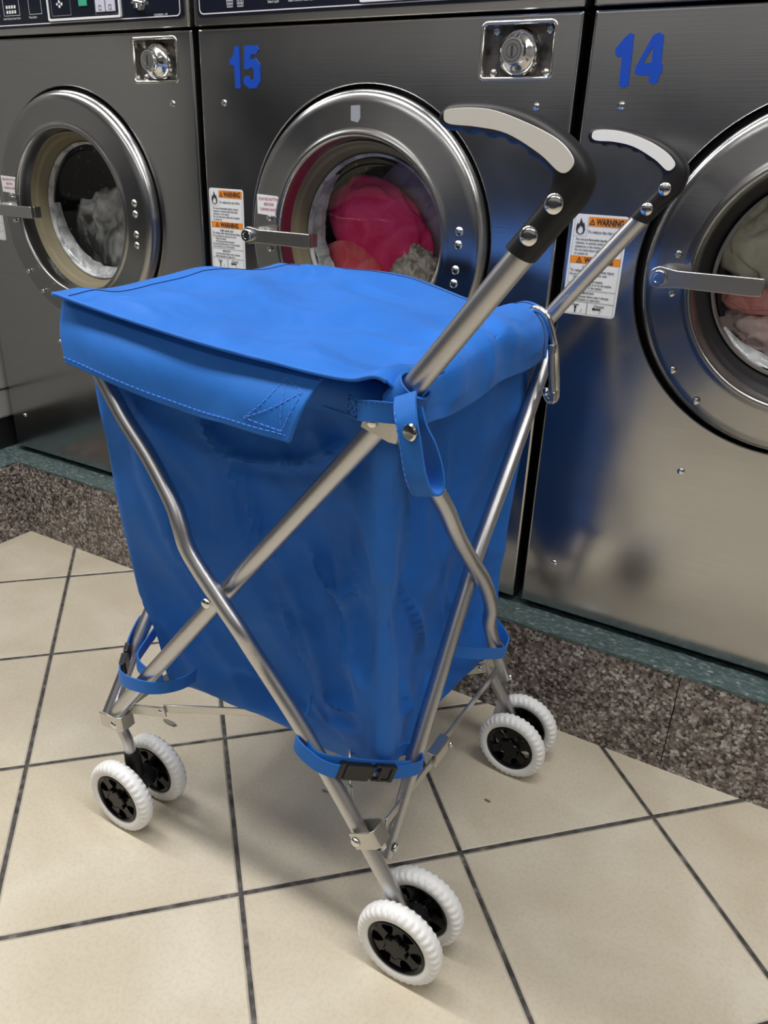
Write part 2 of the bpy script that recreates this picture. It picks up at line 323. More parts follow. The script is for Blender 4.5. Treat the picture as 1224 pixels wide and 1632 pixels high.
def rusty():
    m, nt, b = new_mat('stained_recess_plate'); L = nt.links.new; tc = N(nt, 'ShaderNodeTexCoord'); n = N(nt, 'ShaderNodeTexNoise'); n.inputs['Scale'].default_value = 45; n.inputs['Detail'].default_value = 6; L(tc.outputs['Object'], n.inputs['Vector'])
    r = ramp(nt, [(.35, (.06, .055, .05)), (.55, (.20, .19, .185)), (.72, (.20, .13, .07))]); L(n.outputs[0], r.inputs[0]); L(r.outputs[0], b.inputs['Base Color']); b.inputs['Metallic'].default_value = .85; b.inputs['Roughness'].default_value = .4; return m
M['rusty'] = rusty()

# ---------------------------------------------------------------- the room
WD = 0.665996; CURB = -0.0528; LX = -0.2515
def plane(name, pts, mat, label=None):
    o = MB().add(pts, [(0, 1, 2, 3)]).build(name, mat, smooth=False, norm=False, origin=(0, 0, pts[0][2]) if name in ('floor', 'ceiling') else None); tag(o, label, kind='structure'); return o
plane('floor', [(-2.2, -3.4, 0), (4.2, -3.4, 0), (4.2, .75, 0), (-2.2, .75, 0)], M['tiles'], 'beige square ceramic floor tiles with dark grout laid diagonally')
plane('ceiling', [(-2.2, -3.4, 2.6), (-2.2, .75, 2.6), (4.2, .75, 2.6), (4.2, -3.4, 2.6)], M['ceil'], 'plain pale ceiling')
plane('wall_back', [(-2.2, .75, 0), (4.2, .75, 0), (4.2, .75, 2.6), (-2.2, .75, 2.6)], M['wall'], 'painted wall behind the washers')
plane('wall_front', [(-2.2, -3.4, 0), (-2.2, -3.4, 2.6), (4.2, -3.4, 2.6), (4.2, -3.4, 0)], M['wall'], 'painted wall across the aisle')
plane('wall_left', [(-2.2, -3.4, 0), (-2.2, .75, 0), (-2.2, .75, 2.6), (-2.2, -3.4, 2.6)], M['slate'], 'painted wall at the left end')
plane('wall_right', [(4.2, -3.4, 0), (4.2, -3.4, 2.6), (4.2, .75, 2.6), (4.2, .75, 0)], M['wall'], 'painted wall at the right end')
tag(MB().box(-2.19, 4.19, -3.395, -3.36, 0, 1.28).build('trim_1', M['dark_band'], smooth=False), 'unseen dark band added low on the wall across the aisle for reflections', kind='structure')  # unseen stand-in for dark dryers, added to darken the reflections in the steel
# granite kerb under the row of washers, turning towards the room at the left
for n_, (x0, x1) in enumerate([(LX, 1.2882), (1.2897, 2.6)]):
    o = MB().box(x0, x1, CURB, CURB + .012, 0, .183).build('trim_%d' % (n_ + 2), M['granite'], smooth=False)
    tag(o, ['speckled brown granite facing slab left of the joint under the washers', 'speckled brown granite facing slab right of the joint under the washers'][n_], kind='structure')
o = MB().box(LX - .012, LX, -2.2, CURB - .0008, 0, .183).build('trim_4', M['granite'], smooth=False); tag(o, 'granite facing slab turning towards the room at the left corner', kind='structure')
mb = MB()
def ledge(x0, x1, y0, y1, nx, ny):
    G = []
    for j in range(ny + 1):
        y = y0 + (y1 - y0) * j / ny
        G.append([Vector((x0 + (x1 - x0) * i / nx, y + (.0015 * noise.noise(Vector((i * .31, 3, 0))) if j == 0 else 0), .1852 + .0016 * noise.noise(Vector((i * .21, j * .9, 1))) - (.0008 if j == 0 else 0))) for i in range(nx + 1)])
    mb.grid(G); mb.add([(x0, y0, .18), (x1, y0, .18), (x1, y0, .1845), (x0, y0, .1845)], [(0, 1, 2, 3)])
ledge(LX - .013, 2.6, CURB - .001, .3, 420, 14)
G = [[Vector((LX - .001 - .45 * i / 20, CURB - 2.1 * j / 80, .1845 + .002 * noise.noise(Vector((i * .5, j * .5, 4))))) for i in range(21)] for j in range(81)]
mb.grid(G); ledge(-1.3, LX - .0131, CURB - .001, .6, 60, 20)
o = mb.build('trim_5', M['mortar'], norm=False, sharp=0); tag(o, 'rough green mortar ledge on top of the granite kerb', kind='structure')
tag(MB().box(LX - .013, 2.6, CURB + .013, .3, 0, .178).build('trim_6', M['dark'], smooth=False), 'plinth core behind the granite', kind='structure')

# machine at right angles at the far left: only a sliver of its side shows
t = thing('laundry_machine', 'grey painted side of a machine at the far left edge, beside the leftmost washer', 'machine', (-.65, -.40, .184))
MB().box(-.95, -.352, -.72, .45, .262, 1.15).build('body', M['grey_paint'], t, smooth=False, bevel=.006)
MB().box(-.95, -.3505, -.721, .4505, .333, .336).build('seam', M['dark'], t, smooth=False)
MB().box(-.94, -.358, -.70, .44, .1865, .262).build('toe_base', M['black'], t, smooth=False)

# ---------------------------------------------------------------- washers
DC = (0.002, 0.7585)
DD = (0.007, 0.7590)
def number_sticker(num, t, ox):
    mb = MB()
    if num == '15':
        polys = [[(-0.2473, 1.0363), (-0.2379, 1.0367), (-0.238, 0.9773), (-0.2489, 0.9765), (-0.2496, 1.0098), (-0.2586, 1.0111), (-0.259, 1.0187), (-0.2506, 1.0237)],
                 [(-0.2273, 1.0375), (-0.2024, 1.0375), (-0.1985, 1.0318), (-0.2029, 1.0254), (-0.215, 1.0242), (-0.2153, 1.0179), (-0.2052, 1.0194), (-0.1964, 1.0105), (-0.1964, 0.9874), (-0.2048, 0.9778), (-0.2197, 0.9764), (-0.23, 0.9832), (-0.2318, 0.9911), (-0.2251, 0.9955), (-0.2193, 0.9943), (-0.2178, 0.9896), (-0.2128, 0.9881), (-0.2097, 0.9919), (-0.21, 1.0034), (-0.2149, 1.007), (-0.2196, 1.0044), (-0.229, 1.0045)]]
        loops = [[p] for p in polys]
    else:
        loops = [[[(-0.2762, 1.0365), (-0.2716, 1.0348), (-0.2694, 0.9783), (-0.275, 0.9759), (-0.2814, 0.9779), (-0.283, 1.011), (-0.2885, 1.0105), (-0.292, 1.0131), (-0.2922, 1.0202), (-0.2821, 1.0323)]],
                 [[(-0.2478, 1.0332), (-0.2409, 1.0361), (-0.2346, 1.0328), (-0.2327, 1.0039), (-0.2303, 1.001), (-0.2305, 0.9915), (-0.2329, 0.9893), (-0.2333, 0.982), (-0.2393, 0.9795), (-0.2445, 0.982), (-0.2449, 0.9894), (-0.2607, 0.9899), (-0.2641, 0.9928), (-0.2635, 0.9996)],
                  [(-0.246, 1.0211), (-0.2447, 1.0037), (-0.2551, 1.0029)]]]
    for k, lp in enumerate(loops):
        mb = MB(); V, F = tri_fill(lp); mb.add([(ox + x, -.0012, z) for x, z in V], F)
        for q in lp:
            n = len(q); mb.add([(ox + x, -.0012, z) for x, z in q] + [(ox + x, -.0001, z) for x, z in q], [(i, (i + 1) % n, (i + 1) % n + n, i + n) for i in range(n)])
        mb.build('number_digit', M['num'], t, smooth=False, label='blue vinyl digit %s' % num[k])
def warning_label(t, ox):
    x0, x1, z0, z1 = ox - .3185, ox - .2415, .6865, .8225
    # corner torn away only on machine 14
    r = rrect(x0, x1, z0, z1, .005)
    V, F = tri_fill([r]); lb = MB().add([(x, -.0006, z) for x, z in V], F); n = len(r)
    lb.add([(x, -.0006, z) for x, z in r] + [(x, -.0001, z) for x, z in r], [(i, (i + 1) % n, (i + 1) % n + n, i + n) for i in range(n)])
    lb = lb.build('warning_label', M['tag'], t, smooth=False, label='white and orange warning sticker')
    Y1, Y2 = -.0009, -.0012
    def q(mb, a, b, c, d, y): mb.add([(a, y, c), (b, y, c), (b, y, d), (a, y, d)], [(0, 1, 2, 3)])
    mb = MB(); q(mb, x0 + .0225, x1 - .003, .8075, .8195, Y1); mb.build('orange_band', M['orange'], lb, smooth=False)
    mb = MB(); q(mb, x0 + .003, x1 - .003, .7575, .7675, Y1); mb.build('orange_band', M['orange'], lb, smooth=False)
    mb = MB(); text_mb(mb, 'WARNING', x0 + .0335, .8095, .0115, Y2, .0375, .0004); text_mb(mb, 'WARNING', x0 + .0235, .7588, .0105, Y2, .041, .0004)
    for cx, cz in ((x0 + .0275, .8095), (x0 + .016, .7588)):   # warning triangles
        mb.add([(cx - .0042, Y2, cz), (cx + .0042, Y2, cz), (cx, Y2, cz + .0078), (cx - .0028, Y2, cz + .0009), (cx + .0028, Y2, cz + .0009), (cx, Y2, cz + .0058)], [(0, 1, 4, 3), (1, 2, 5, 4), (2, 0, 3, 5)])
        q(mb, cx - .0004, cx + .0004, cz + .0018, cz + .0044, Y2)
    T = [('To reduce the risk of fire', x0 + .023, .7985, .0050, .046), ('Do not put flammable liquids, cleaning', x0 + .0075, .7885, .0040, .058), ('solvents, or articles soiled with these', x0 + .0075, .7838, .0040, .056),
         ('substances, in the washer.', x0 + .0075, .7791, .0040, .037), ('Do not wash items soiled with vegetable', x0 + .0075, .7744, .0040, .060), ('or cooking oil.', x0 + .0075, .7697, .0040, .020),
         ('High speed spin', x0 + .022, .7515, .0050, .030), ('To reduce the risk of serious injury', x0 + .005, .7465, .0050, .063), ('Do not attempt to open the door until:', x0 + .005, .7419, .0040, .053),
         ('- Water has drained.', x0 + .009, .7375, .0040, .026), ('- All moving parts have stopped.', x0 + .009, .7331, .0040, .045), ('Do not let children play in or on the washer.', x0 + .005, .7287, .0040, .062),
         ('Do not climb on or in the washer.', x0 + .005, .7243, .0040, .049), ('IMPORTANT:', x0 + .026, .7165, .0042, .018), ('In case of power failure wait 2 minutes', x0 + .009, .7118, .0040, .056), ('before attempting to open door.', x0 + .009, .7075, .0040, .045),
         ('Open', x0 + .014, .6995, .0050, .010), ('Closed', x0 + .046, .6995, .0050, .014)]
    for s_, a, b, sz, wd in T: text_mb(mb, s_, a, b, sz, Y2, wd, .00008)
    for a, b in ((x0 + .003, x1 - .003),): 
        for zz in (.7215, .7052): q(mb, a, b, zz, zz + .0005, Y2)
        q(mb, a, b, .6885, .6888, Y2); q(mb, x0 + .003, x0 + .0033, .6885, .8195, Y2); q(mb, x1 - .0033, x1 - .003, .6885, .8195, Y2); q(mb, x0 + .036, x0 + .0367, .6885, .7052, Y2)
        q(mb, x0 + .003, x0 + .0215, .7935, .7938, Y2); q(mb, x0 + .0212, x0 + .0215, .7935, .8195, Y2)
    # flame pictogram
    f1 = [(0, .0), (-.005, .002), (-.0065, .007), (-.006, .012), (-.0045, .0165), (-.004, .013), (-.002, .0155), (-.001, .0225), (.001, .018), (.003, .0145), (.0042, .0165), (.0055, .011), (.0065, .007), (.005, .002)]
    f2 = [(0, .001), (-.0035, .003), (-.004, .007), (-.002, .0095), (-.001, .0125), (.001, .010), (.002, .0115), (.0035, .007), (.0035, .003)]
    V, F = tri_fill([[(x0 + .012 + a, .7955 + b) for a, b in f1], [(x0 + .012 + a, .7955 + b) for a, b in f2]]); mb.add([(x, Y2, z) for x, z in V], F)
    # little handle diagrams
    q(mb, x0 + .0185, x0 + .0203, .690, .6965, Y2); mb.lathe([(.0018, 0), (0, 0)], (x0 + .0194, Y2, .6975), (0, -1, 0), 10)
    q(mb, x0 + .0465, x0 + .0565, .6962, .698, Y2); mb.lathe([(.0018, 0), (0, 0)], (x0 + .046, Y2, .6971), (0, -1, 0), 10)
    for cx, sgn in ((x0 + .0235, 1), (x0 + .051, 1)):
        pts = [(cx + .005 * cos(a), .694 + .0035 * sin(a)) for a in [-1.4 + k * .28 for k in range(7)]]
        for p, p2 in zip(pts, pts[1:]): mb.add([(p[0], Y2, p[1]), (p[0] + .0006, Y2, p[1]), (p2[0] + .0006, Y2, p2[1]), (p2[0], Y2, p2[1])], [(0, 1, 2, 3)])
    mb.build('label_print', M['ink'], lb, smooth=False, norm=False)
    return lb
def screw(t, x, y, z, r=.0052, name='screw'):
    mb = MB(); mb.lathe([(r, 0), (r, .0008), (r * .85, .0024), (r * .45, .0034), (r * .3, .0034), (r * .25, .002), (0, .002)], (x, y, z), (0, -1, 0), 20); mb.build(name, M['chrome'], t)
def door_lathe(t, ox, name, prof, mat, n=128, c=None, **k):
    DC = c or (0.002, 0.7585)
    return MB().lathe([(r, -y) for r, y in prof], (ox + DC[0], 0, DC[1]), (0, -1, 0), n).build(name, mat, t, origin=(ox + DC[0], 0, DC[1]), **k)
def cloth_blob(name, label, cat, mat, c, r, seed, amp=.25, fr=3.0, sub=5, rot=0, tall=0, group=None):
    bm = bmesh.new(); bmesh.ops.create_icosphere(bm, subdivisions=sub, radius=1)
    for v in bm.verts:
        p = v.co * fr + Vector((seed * 7.1, seed * 3.3, 0)); nn = noise.noise(p * .5) * 1.1; rd = 1 - abs(noise.noise(Vector((p.x * 1.0, p.y, p.z * .6)) + Vector((5, 9, 1)))) * 2.4
        f = 1 + amp * (.6 * nn + .55 * rd - .3 + .16 * noise.noise(p * 3)); q = v.co * f
        a = rot; x = q.x * r[0]; z = q.z * r[2]; v.co = Vector((c[0] + x * cos(a) - z * sin(a), c[1] + q.y * r[1], c[2] + x * sin(a) + z * cos(a)))
    mb = MB(); mb.add([v.co.copy() for v in bm.verts], [tuple(v.index for v in f.verts) for f in bm.faces]); bm.free()
    o = mb.build(name, mat, sharp=0); tag(o, label, cat, group=group); return o

def washer(ox, label, num, black_gasket):
    t = thing('washing_machine', label, 'washing machine', (ox, .3, .186), 'row of steel front-loading washers')
    # folded sheet front with round door opening and key recess
    mb = MB(); e = .004
    outer = rrect(ox - .3255 + e, ox + .3265 - e, .1975 + e, 1.0635 - e, .002); hole = circ(ox + DC[0], DC[1], .226, 96); rec = rrect(ox + .1885, ox + .2905, .9885, 1.0525, .006)
    V, F = tri_fill([outer, hole, rec]); mb.add([(x, 0, z) for x, z in V], F)
    cx, cz = ox + .001, .6305
    def off(lp, d): return [(x + (d if x > cx else -d), z + (d if z > cz else -d)) for x, z in lp]
    G = [[Vector((x, y, z)) for x, z in off(outer, d)] for d, y in ((0, 0), (.0016, .0004), (.003, .0014), (.0038, .003), (.004, .006), (.004, .03))]; mb.grid(G, closev=True)
    for lp in (hole,):
        c0 = Vector((ox + DC[0], 0, DC[1])); G = []
        for rr, y in ((.226, 0), (.2247, .0006), (.2238, .002), (.2236, .03)): G.append([Vector((c0.x + rr * cos(2 * pi * k / 96), y, c0.z + rr * sin(2 * pi * k / 96))) for k in range(96)])
        mb.grid(G, closev=True)
    mb.build('front_panel', M['steel'], t, origin=(ox, 0, .1975), sharp=50, norm=False, flatn=True)
    # carcass
    mb = MB(); x0, x1, y0, y1, z0, z1 = ox - .3225, ox + .3245, .031, .68, .20, 1.30
    mb.add([(x, y, z) for x in (x0, x1) for y in (y0, y1) for z in (z0, z1)], [(0, 1, 3, 2), (4, 6, 7, 5), (2, 3, 7, 6), (0, 2, 6, 4), (1, 5, 7, 3)])
    mb.build('cabinet', M['dark'], t, smooth=False)
    MB().box(ox - .31, ox + .31, .02, .66, .1872, .1995).build('base_frame', M['black'], t, smooth=False)
    # dark collar filling the gap round the door, tub front
    door_lathe(t, ox, 'door_collar', [(.2232, .012), (.2232, .03), (.2, .031), (.166, .031), (.158, .05)], M['black'])
    # door: rolled steel ring
    door = door_lathe(t, ox, 'door', [(.205, .022), (.2125, .02), (.2155, .008), (.2165, -.004), (.2158, -.012), (.2125, -.0185), (.2075, -.022), (.198, -.0245), (.165, -.0265), (.1595, -.0285), (.1565, -.0305), (.1535, -.0305), (.1512, -.0285), (.150, -.024), (.1487, -.01), (.1478, .0)], M['door_steel'], c=DD, sharp=60)
    gm = M['rubber'] if black_gasket else M['tan_rubber']
    if black_gasket: gp = [(.1478, -.006), (.1465, -.006), (.145, .0), (.140, .012), (.134, .03), (.131, .036), (.129, .036)]
    else: gp = [(.1478, .0), (.1465, -.002), (.144, .0), (.142, .01), (.137, .014), (.1355, .024), (.131, .036), (.129, .036)]
    door_lathe(door, ox, 'door_gasket', gp, gm)
    door_lathe(door, ox, 'glass_rim', [(.131, .036), (.1295, .032), (.1265, .032), (.1255, .036), (.1255, .042)], M['suds'] if not black_gasket else M['cast'])
    door_lathe(door, ox, 'door_glass', [(.1275, .035), (.125, .04), (.122, .0435), (.11, .048), (.08, .053), (.04, .056), (.0, .057)], M['glass'], n=96)
    drum = door_lathe(t, ox, 'drum', [(.158, .05), (.168, .07), (.19, .10), (.20, .16), (.20, .42), (.12, .44), (0, .445)], M['drum'])
    door_lathe(t, ox, 'tub_opening', [(.158, .045), (.150, .058), (.148, .075), (.155, .09)], M['cast'] if num != '16' else M['rubber'])
    for k, (dx, dz) in enumerate(((.1853, .7875), (.1853, .7685), (.1835, .7325), (.1823, .7125))):
        MB().disc((ox + dx, -.0247, dz), .0072, (0, -1, 0), 20, .0045).build('hinge_bolt', M['chrome'], door)
    for dx, dz in ((-.1452, .634), (-.1074, .597), (-.1655, .7835), (-.1655, .734)): screw(door, ox + dx, -.0262, dz, .005)
    # latch handle: pivot boss, flat bar bent back at the free end
    px, py, pz = ox - .176, -.052, .7575
    tabp = catmull([(px + .002, pz + .0155), (px + .014, pz + .013), (px + .024, pz + .014), (px + .026, pz - .010), (px + .012, pz - .013), (px, pz - .013), (px - .012, pz)], 4, True) if False else None
    mb = MB(); pl = [(px - .012, pz), (px - .008, pz + .010), (px, pz + .0135), (px + .012, pz + .0145), (px + .030, pz + .013), (px + .032, pz - .010), (px + .012, pz - .0125), (px - .008, pz - .010)]
    mb.extr(pl, -.031, -.0255); mb.lathe([(.0125, 0), (.0125, .012), (.009, .02), (.009, .028)], (px + .003, -.030, pz), (0, -1, 0), 28); mb.build('handle_bracket', M['cast'], door, sharp=30)
    mb = MB(); h = .0125; top = [(px + (.0135 * cos(a)), pz + .0135 * sin(a)) for a in [radians(d) for d in range(70, 291, 20)]]
    bar = [(px + .020, pz + .0100), (px + .110, pz + .0105), (px + .122, pz + .0105)]; low = [(px + .122, pz - .0105), (px + .110, pz - .0115), (px + .020, pz - .0105)]
    mb.extr(bar[::-1] + top + low[::-1], py - .017, py - .009)
    mb.extr([(px + .1180, pz + .0105), (px + .122, pz + .0105), (px + .122, pz - .0105), (px + .1180, pz - .0105)], py - .0089, py + .006)
    hd = mb.build('latch_handle', M['cast'], door, sharp=30, bevel=.0016)
    MB().lathe([(.0098, .0), (.0098, .008), (.0088, .0095), (.0055, .0095), (.005, .0085), (0, .0085)], (px, py - .016, pz), (0, -1, 0), 32).build('pivot_pin', M['chrome'], hd)
    # recess with key lock
    mb = MB(); G = [[Vector((x, y, z)) for x, z in rrect(ox + .1885 - d, ox + .2905 + d, .9885 - d, 1.0525 + d, .006 + d)] for d, y in ((.0035, 0), (.0028, -.0010), (.0008, -.0014), (-.001, -.0002), (-.0018, .004), (-.002, .0165))]; mb.grid(G, closev=True)
    kb = mb.build('coin_lock_frame', M['trim_steel'], t, sharp=0)
    mb = MB(); mb.box(ox + .1875, ox + .2915, .016, .018, .9875, 1.0535).build('recess_plate', M['rusty'], kb, smooth=False)
    kc = (ox + .2400, .016, 1.0185)
    MB().lathe([(.0305, 0), (.0302, .005), (.0288, .011), (.0260, .017), (.0220, .0215), (.0180, .0245), (.0168, .026), (.0168, .032), (.0155, .034), (.0135, .034), (.0130, .0325)], kc, (0, -1, 0), 48).build('lock_housing', M['chrome'], kb)
    MB().lathe([(.0130, .031), (.0128, .0345), (.0085, .0345), (.0078, .033), (.0076, .0345), (0, .0345)], kc, (0, -1, 0), 36).build('lock_cylinder', M['cast'], kb)
    MB().box(kc[0] - .0012, kc[0] + .0012, -.0192, -.0184, kc[2] - .0062, kc[2] + .0062).build('keyhole', M['ink'], kb, smooth=False)
    for dx, dz in ((-.038, -.025), (.038, -.025), (-.038, .025), (.038, .025)):
        MB().disc((kc[0] + dx, .0158, 1.0205 + dz), .0058, (0, -1, 0), 18, .0045).build('rivet', M['cast'], kb)
    for dx, dz in ((.2755, .9535), (-.2746, .9555), (-.276, .2835), (.276, .2835), (-.111, .4845), (.111, .4845)): screw(t, ox + dx, 0, dz)
    # control panel
    mb = MB(); mb.extr([(ox - .3265, 1.0665), (ox + .3285, 1.0665), (ox + .3285, 1.30), (ox - .3265, 1.30)], -.006, .03)
    cp = mb.build('control_panel', M['trim_steel'], t, smooth=False, bevel=.003)
    MB().extr(rrect(ox - .316, ox + .319, 1.0775, 1.292, .008), -.0085, -.004).build('panel_face', M['navy'], cp, smooth=False)
    mb = MB(); a = rrect(ox - .311, ox + .314, 1.0815, 1.288, .008); b_ = rrect(ox - .3095, ox + .3125, 1.083, 1.2865, .007)
    mb.grid([[Vector((x, -.009, z)) for x, z in a], [Vector((x, -.009, z)) for x, z in b_]], closev=True)
    # pictograms
    def q(a, b, c, d, y=-.0091): mb.add([(ox + a, y, c), (ox + b, y, c), (ox + b, y, d), (ox + a, y, d)], [(0, 1, 2, 3)])
    for bx in (-.247, -.226):
        for k in range(5): mb.add([(ox + bx - .0055 + k * .0026, -.0091, 1.089), (ox + bx - .0049 + k * .0026, -.0091, 1.089), (ox + bx - .0064 + k * .0034, -.0091, 1.104), (ox + bx - .0072 + k * .0034, -.0091, 1.104)], [(0, 1, 2, 3)])
        for k in range(4): q(bx - .006 - k * .0004, bx + .006 + k * .0004, 1.089 + k * .0045, 1.0897 + k * .0045)
        q(bx - .0085, bx + .0085, 1.1035, 1.1055)
    for a0, w_ in ((-.181, .038), (-.130, .045), (-.058, .034)):
        for z_ in (1.0975, 1.125): q(a0, a0 + w_, z_, z_ + .0006)
        q(a0, a0 + .0007, 1.0975, 1.125); q(a0 + w_, a0 + w_ + .0007, 1.0975, 1.125)
    text_mb(mb, 'Select Cycle', ox - .172, 1.0915, .0055, -.0091, .021); text_mb(mb, 'Insert Coins or Insert Card', ox - .133, 1.0915, .0055, -.0091, .048); text_mb(mb, 'Press Start', ox - .060, 1.0915, .0055, -.0091, .021)
    for k in range(4): q(-.122 + k * .0075, -.117 + k * .0075, 1.101, 1.106); q(-.122 + k * .0075, -.117 + k * .0075, 1.109, 1.114)
    text_mb(mb, '0230001-19', ox + .255, 1.0835, .0045, -.0091, .030)
    mb.build('panel_print', M['white_ink'], cp, smooth=False, norm=False)
    mb = MB(); G = [[Vector((x, y, z)) for x, z in rrect(ox - .004 + d, ox + .180 - d, 1.0845 + d, 1.25 - d, .003)] for d, y in ((0, -.0085), (0, -.0125), (.0035, -.0125), (.0035, -.011))]; mb.grid(G, closev=True)
    mb.build('display_frame', M['white_ink'], cp, smooth=False)
    MB().box(ox - .001, ox + .177, -.011, -.0086, 1.088, 1.247).build('display_panel', M['navy'], cp, smooth=False)
    for x0_, x1_, z0_ in ((.006, .056, 1.092), (.118, .174, 1.0905)):
        mb = MB()
        for z_ in (z0_, z0_ + .045): q(x0_, x1_, z_, z_ + .0006, -.0113)
        q(x0_, x0_ + .0006, z0_, z0_ + .045, -.0113); q(x1_, x1_ + .0006, z0_, z0_ + .045, -.0113)
        mb.build('display_print', M['grey_ink'], cp, smooth=False, norm=False)
    mb = MB(); mb.lathe([(.0022, .0), (0, 0)], (ox + .022, -.0113, 1.110), (0, -1, 0), 12)
    for k in range(3): mb.lathe([(.0026, .0), (0, 0)], (ox + .030 + .004 * cos(k * 2.1), -.0113, 1.110 + .004 * sin(k * 2.1)), (0, -1, 0), 12)
    mb.build('cycle_icon', M['white_ink'], cp, smooth=False, norm=False)
    MB().box(ox + .079, ox + .100, -.013, -.011, 1.104, 1.13).build('start_button', M['green_led'], cp, smooth=False, bevel=.001)
    for bx, s1 in ((.1215, 'NORMAL'), (.1465, 'HEAVY')):
        bt = MB().box(ox + bx, ox + bx + .0225, -.0135, -.011, 1.0935, 1.122).build('cycle_button', M['lilac'], cp, smooth=False, bevel=.001)
        mb = MB(); text_mb(mb, s1, ox + bx + .003, 1.1125, .005, -.0137, .016); mb.add([(ox + bx + .008, -.0137, 1.096), (ox + bx + .0145, -.0137, 1.096), (ox + bx + .0145, -.0137, 1.1035), (ox + bx + .008, -.0137, 1.1035), (ox + bx + .009, -.0137, 1.097), (ox + bx + .0135, -.0137, 1.097), (ox + bx + .0135, -.0137, 1.1025), (ox + bx + .009, -.0137, 1.1025)], [(0, 1, 5, 4), (1, 2, 6, 5), (2, 3, 7, 6), (3, 0, 4, 7)])
        mb.build('button_print', M['ink'], bt, smooth=False, norm=False)
    mb = MB(); mb.tube([(ox + .212, -.014, 1.1035), (ox + .224, -.022, 1.104), (ox + .238, -.016, 1.1015)], .0032, 10); mb.tube([(ox + .225, -.008, 1.106), (ox + .226, -.02, 1.1), (ox + .227, -.02, 1.094)], .004, 10)
    mb.lathe([(.012, 0), (.011, .003), (.006, .004), (0, .004)], (ox + .225, -.0085, 1.104), (0, -1, 0), 20); mb.build('coin_return_lever', M['chrome'], cp)
    # pictogram row left part (only the left-hand machine shows it)
    mb = MB()
    for bx in (-.1085, -.0455):
        pass
    warning_label(t, ox)
    return t, door

W16, d16 = washer(0.0, 'leftmost steel washer, no number shown, white laundry tumbling behind its glass', '16', False)
W15, d15 = washer(WD, 'steel washer marked 15, pink and red laundry behind its glass, behind the blue cart', '15', False)
W14, d14 = washer(2 * WD, 'steel washer marked 14 at the right, black door gasket and pale pink laundry', '14', True)
number_sticker('15', W15, WD); number_sticker('14', W14, 2 * WD)
def push_sticker(door, ox):
    pts = [(-0.1885, 0.8195), (-0.1486, 0.8178), (-0.1410, 0.8126), (-0.1410, 0.7862), (-0.1885, 0.7890)]
    st = MB().extr([(ox + x, z) for x, z in pts], -.0278, -.0262).build('door_sticker', M['tag'], door, smooth=False, label='small white sticker with faded red print')
    mb = MB(); text_mb(mb, 'PUSH RED BUTTON', ox - .1855, .8105, .0062, -.0281, .0415, .0001); text_mb(mb, 'BEFORE', ox - .1745, .8025, .0062, -.0281, .020, .0001); text_mb(mb, 'TURNING HANDLE', ox - .1835, .7945, .0062, -.0281, .038, .0001)
    mb.build('sticker_print', M['red_ink'], st, smooth=False, norm=False)
push_sticker(d16, 0); push_sticker(d15, WD)
MB().extr([(WD + x, z) for x, z in [(-0.0069, 0.9517), (0.0086, 0.9526), (0.0102, 0.9352), (0.0059, 0.9292), (-0.0064, 0.9316)]], -.0262, -.0246).build('tape_scrap', M['tape'], d15, smooth=False, label='scrap of grey tape')
# pictogram hands and cards on the left-hand machine's panel
mb = MB()
for bx, k in ((-.114, 0), (-.047, 1), (.0, 2)):
    bx -= .035
    for z_ in (1.0955, 1.135): mb.add([(bx, -.0092, z_), (bx + .042, -.0092, z_), (bx + .042, -.0092, z_ + .0006), (bx, -.0092, z_ + .0006)], [(0, 1, 2, 3)])
# laundry seen through the glass
cloth_blob('garment', 'plum coloured cloth at the upper right behind the glass of washer 15', 'laundry', M['plum'], (WD + .045, .128, .800), (.100, .014, .088), 3, .10, 1.6)
cloth_blob('garment', 'crimson cloth pressed against the glass of washer 15', 'laundry', M['crimson'], (WD - .020, .092, .768), (.112, .018, .072), 1, .18, 1.9, rot=-.55)
cloth_blob('garment', 'coral red cloth low on the left behind the glass of washer 15', 'laundry', M['coral'], (WD - .055, .077, .692), (.072, .011, .044), 2, .16, 1.8, rot=-.55)
cloth_blob('garment', 'fluffy beige and white cloth at the lower right behind the glass of washer 15', 'laundry', M['fur'], (WD + .060, .084, .697), (.044, .014, .056), 4, .34, 4.2, rot=.35)
cloth_blob('garment', 'white soapy laundry tumbling behind the glass of the leftmost washer', 'laundry', M['wetgrey'], (-.030, .118, .712), (.104, .036, .092), 5, .34, 3.0, rot=.2)
cloth_blob('garment', 'pale grey green cloth filling the upper glass of washer 14', 'laundry', M['pale'], (2 * WD - .01, .105, .80), (.125, .025, .085), 6, .24, 2.6)
cloth_blob('garment', 'dusty pink cloth at the left behind the glass of washer 14', 'laundry', M['pink'], (2 * WD - .070, .076, .722), (.045, .012, .018), 7, .24, 2.6)
cloth_blob('garment', 'light pink cloth low behind the glass of washer 14', 'laundry', M['lpink'], (2 * WD - .01, .085, .678), (.095, .015, .045), 8, .34, 3.4)
def suds(ox, t, a0, a1):
    G = []
    for k in range(61):
        a = radians(a0 + (a1 - a0) * k / 60); e_ = sin(pi * k / 60); row = []
        for r_, y_ in ((.1250, .041), (.1235 , .0445), (.125 - .012 * e_, .0485), (.125 - .014 * e_, .052), (.125 - .018 * e_, .058)):
            rr = r_ + .004 * noise.noise(Vector((k * .4, r_ * 90, ox))) * e_; row.append(Vector((ox + DC[0] + rr * cos(a), y_, DC[1] + rr * sin(a))))
        G.append(row)
    MB().grid(G).build('suds', M['suds'], t, sharp=0)
suds(WD, W15, 130, 290); suds(0, W16, 175, 330); suds(2 * WD, W14, 215, 340)

# ---------------------------------------------------------------- the folding cart
cart = thing('folding_laundry_cart', 'blue canvas folding laundry cart with steel tube frame, curved grips and white wheels', 'cart', (.87, -.36, 0))
YN, YF, XL, XR = -.562, -.15, .622, 1.048
RT = .0095
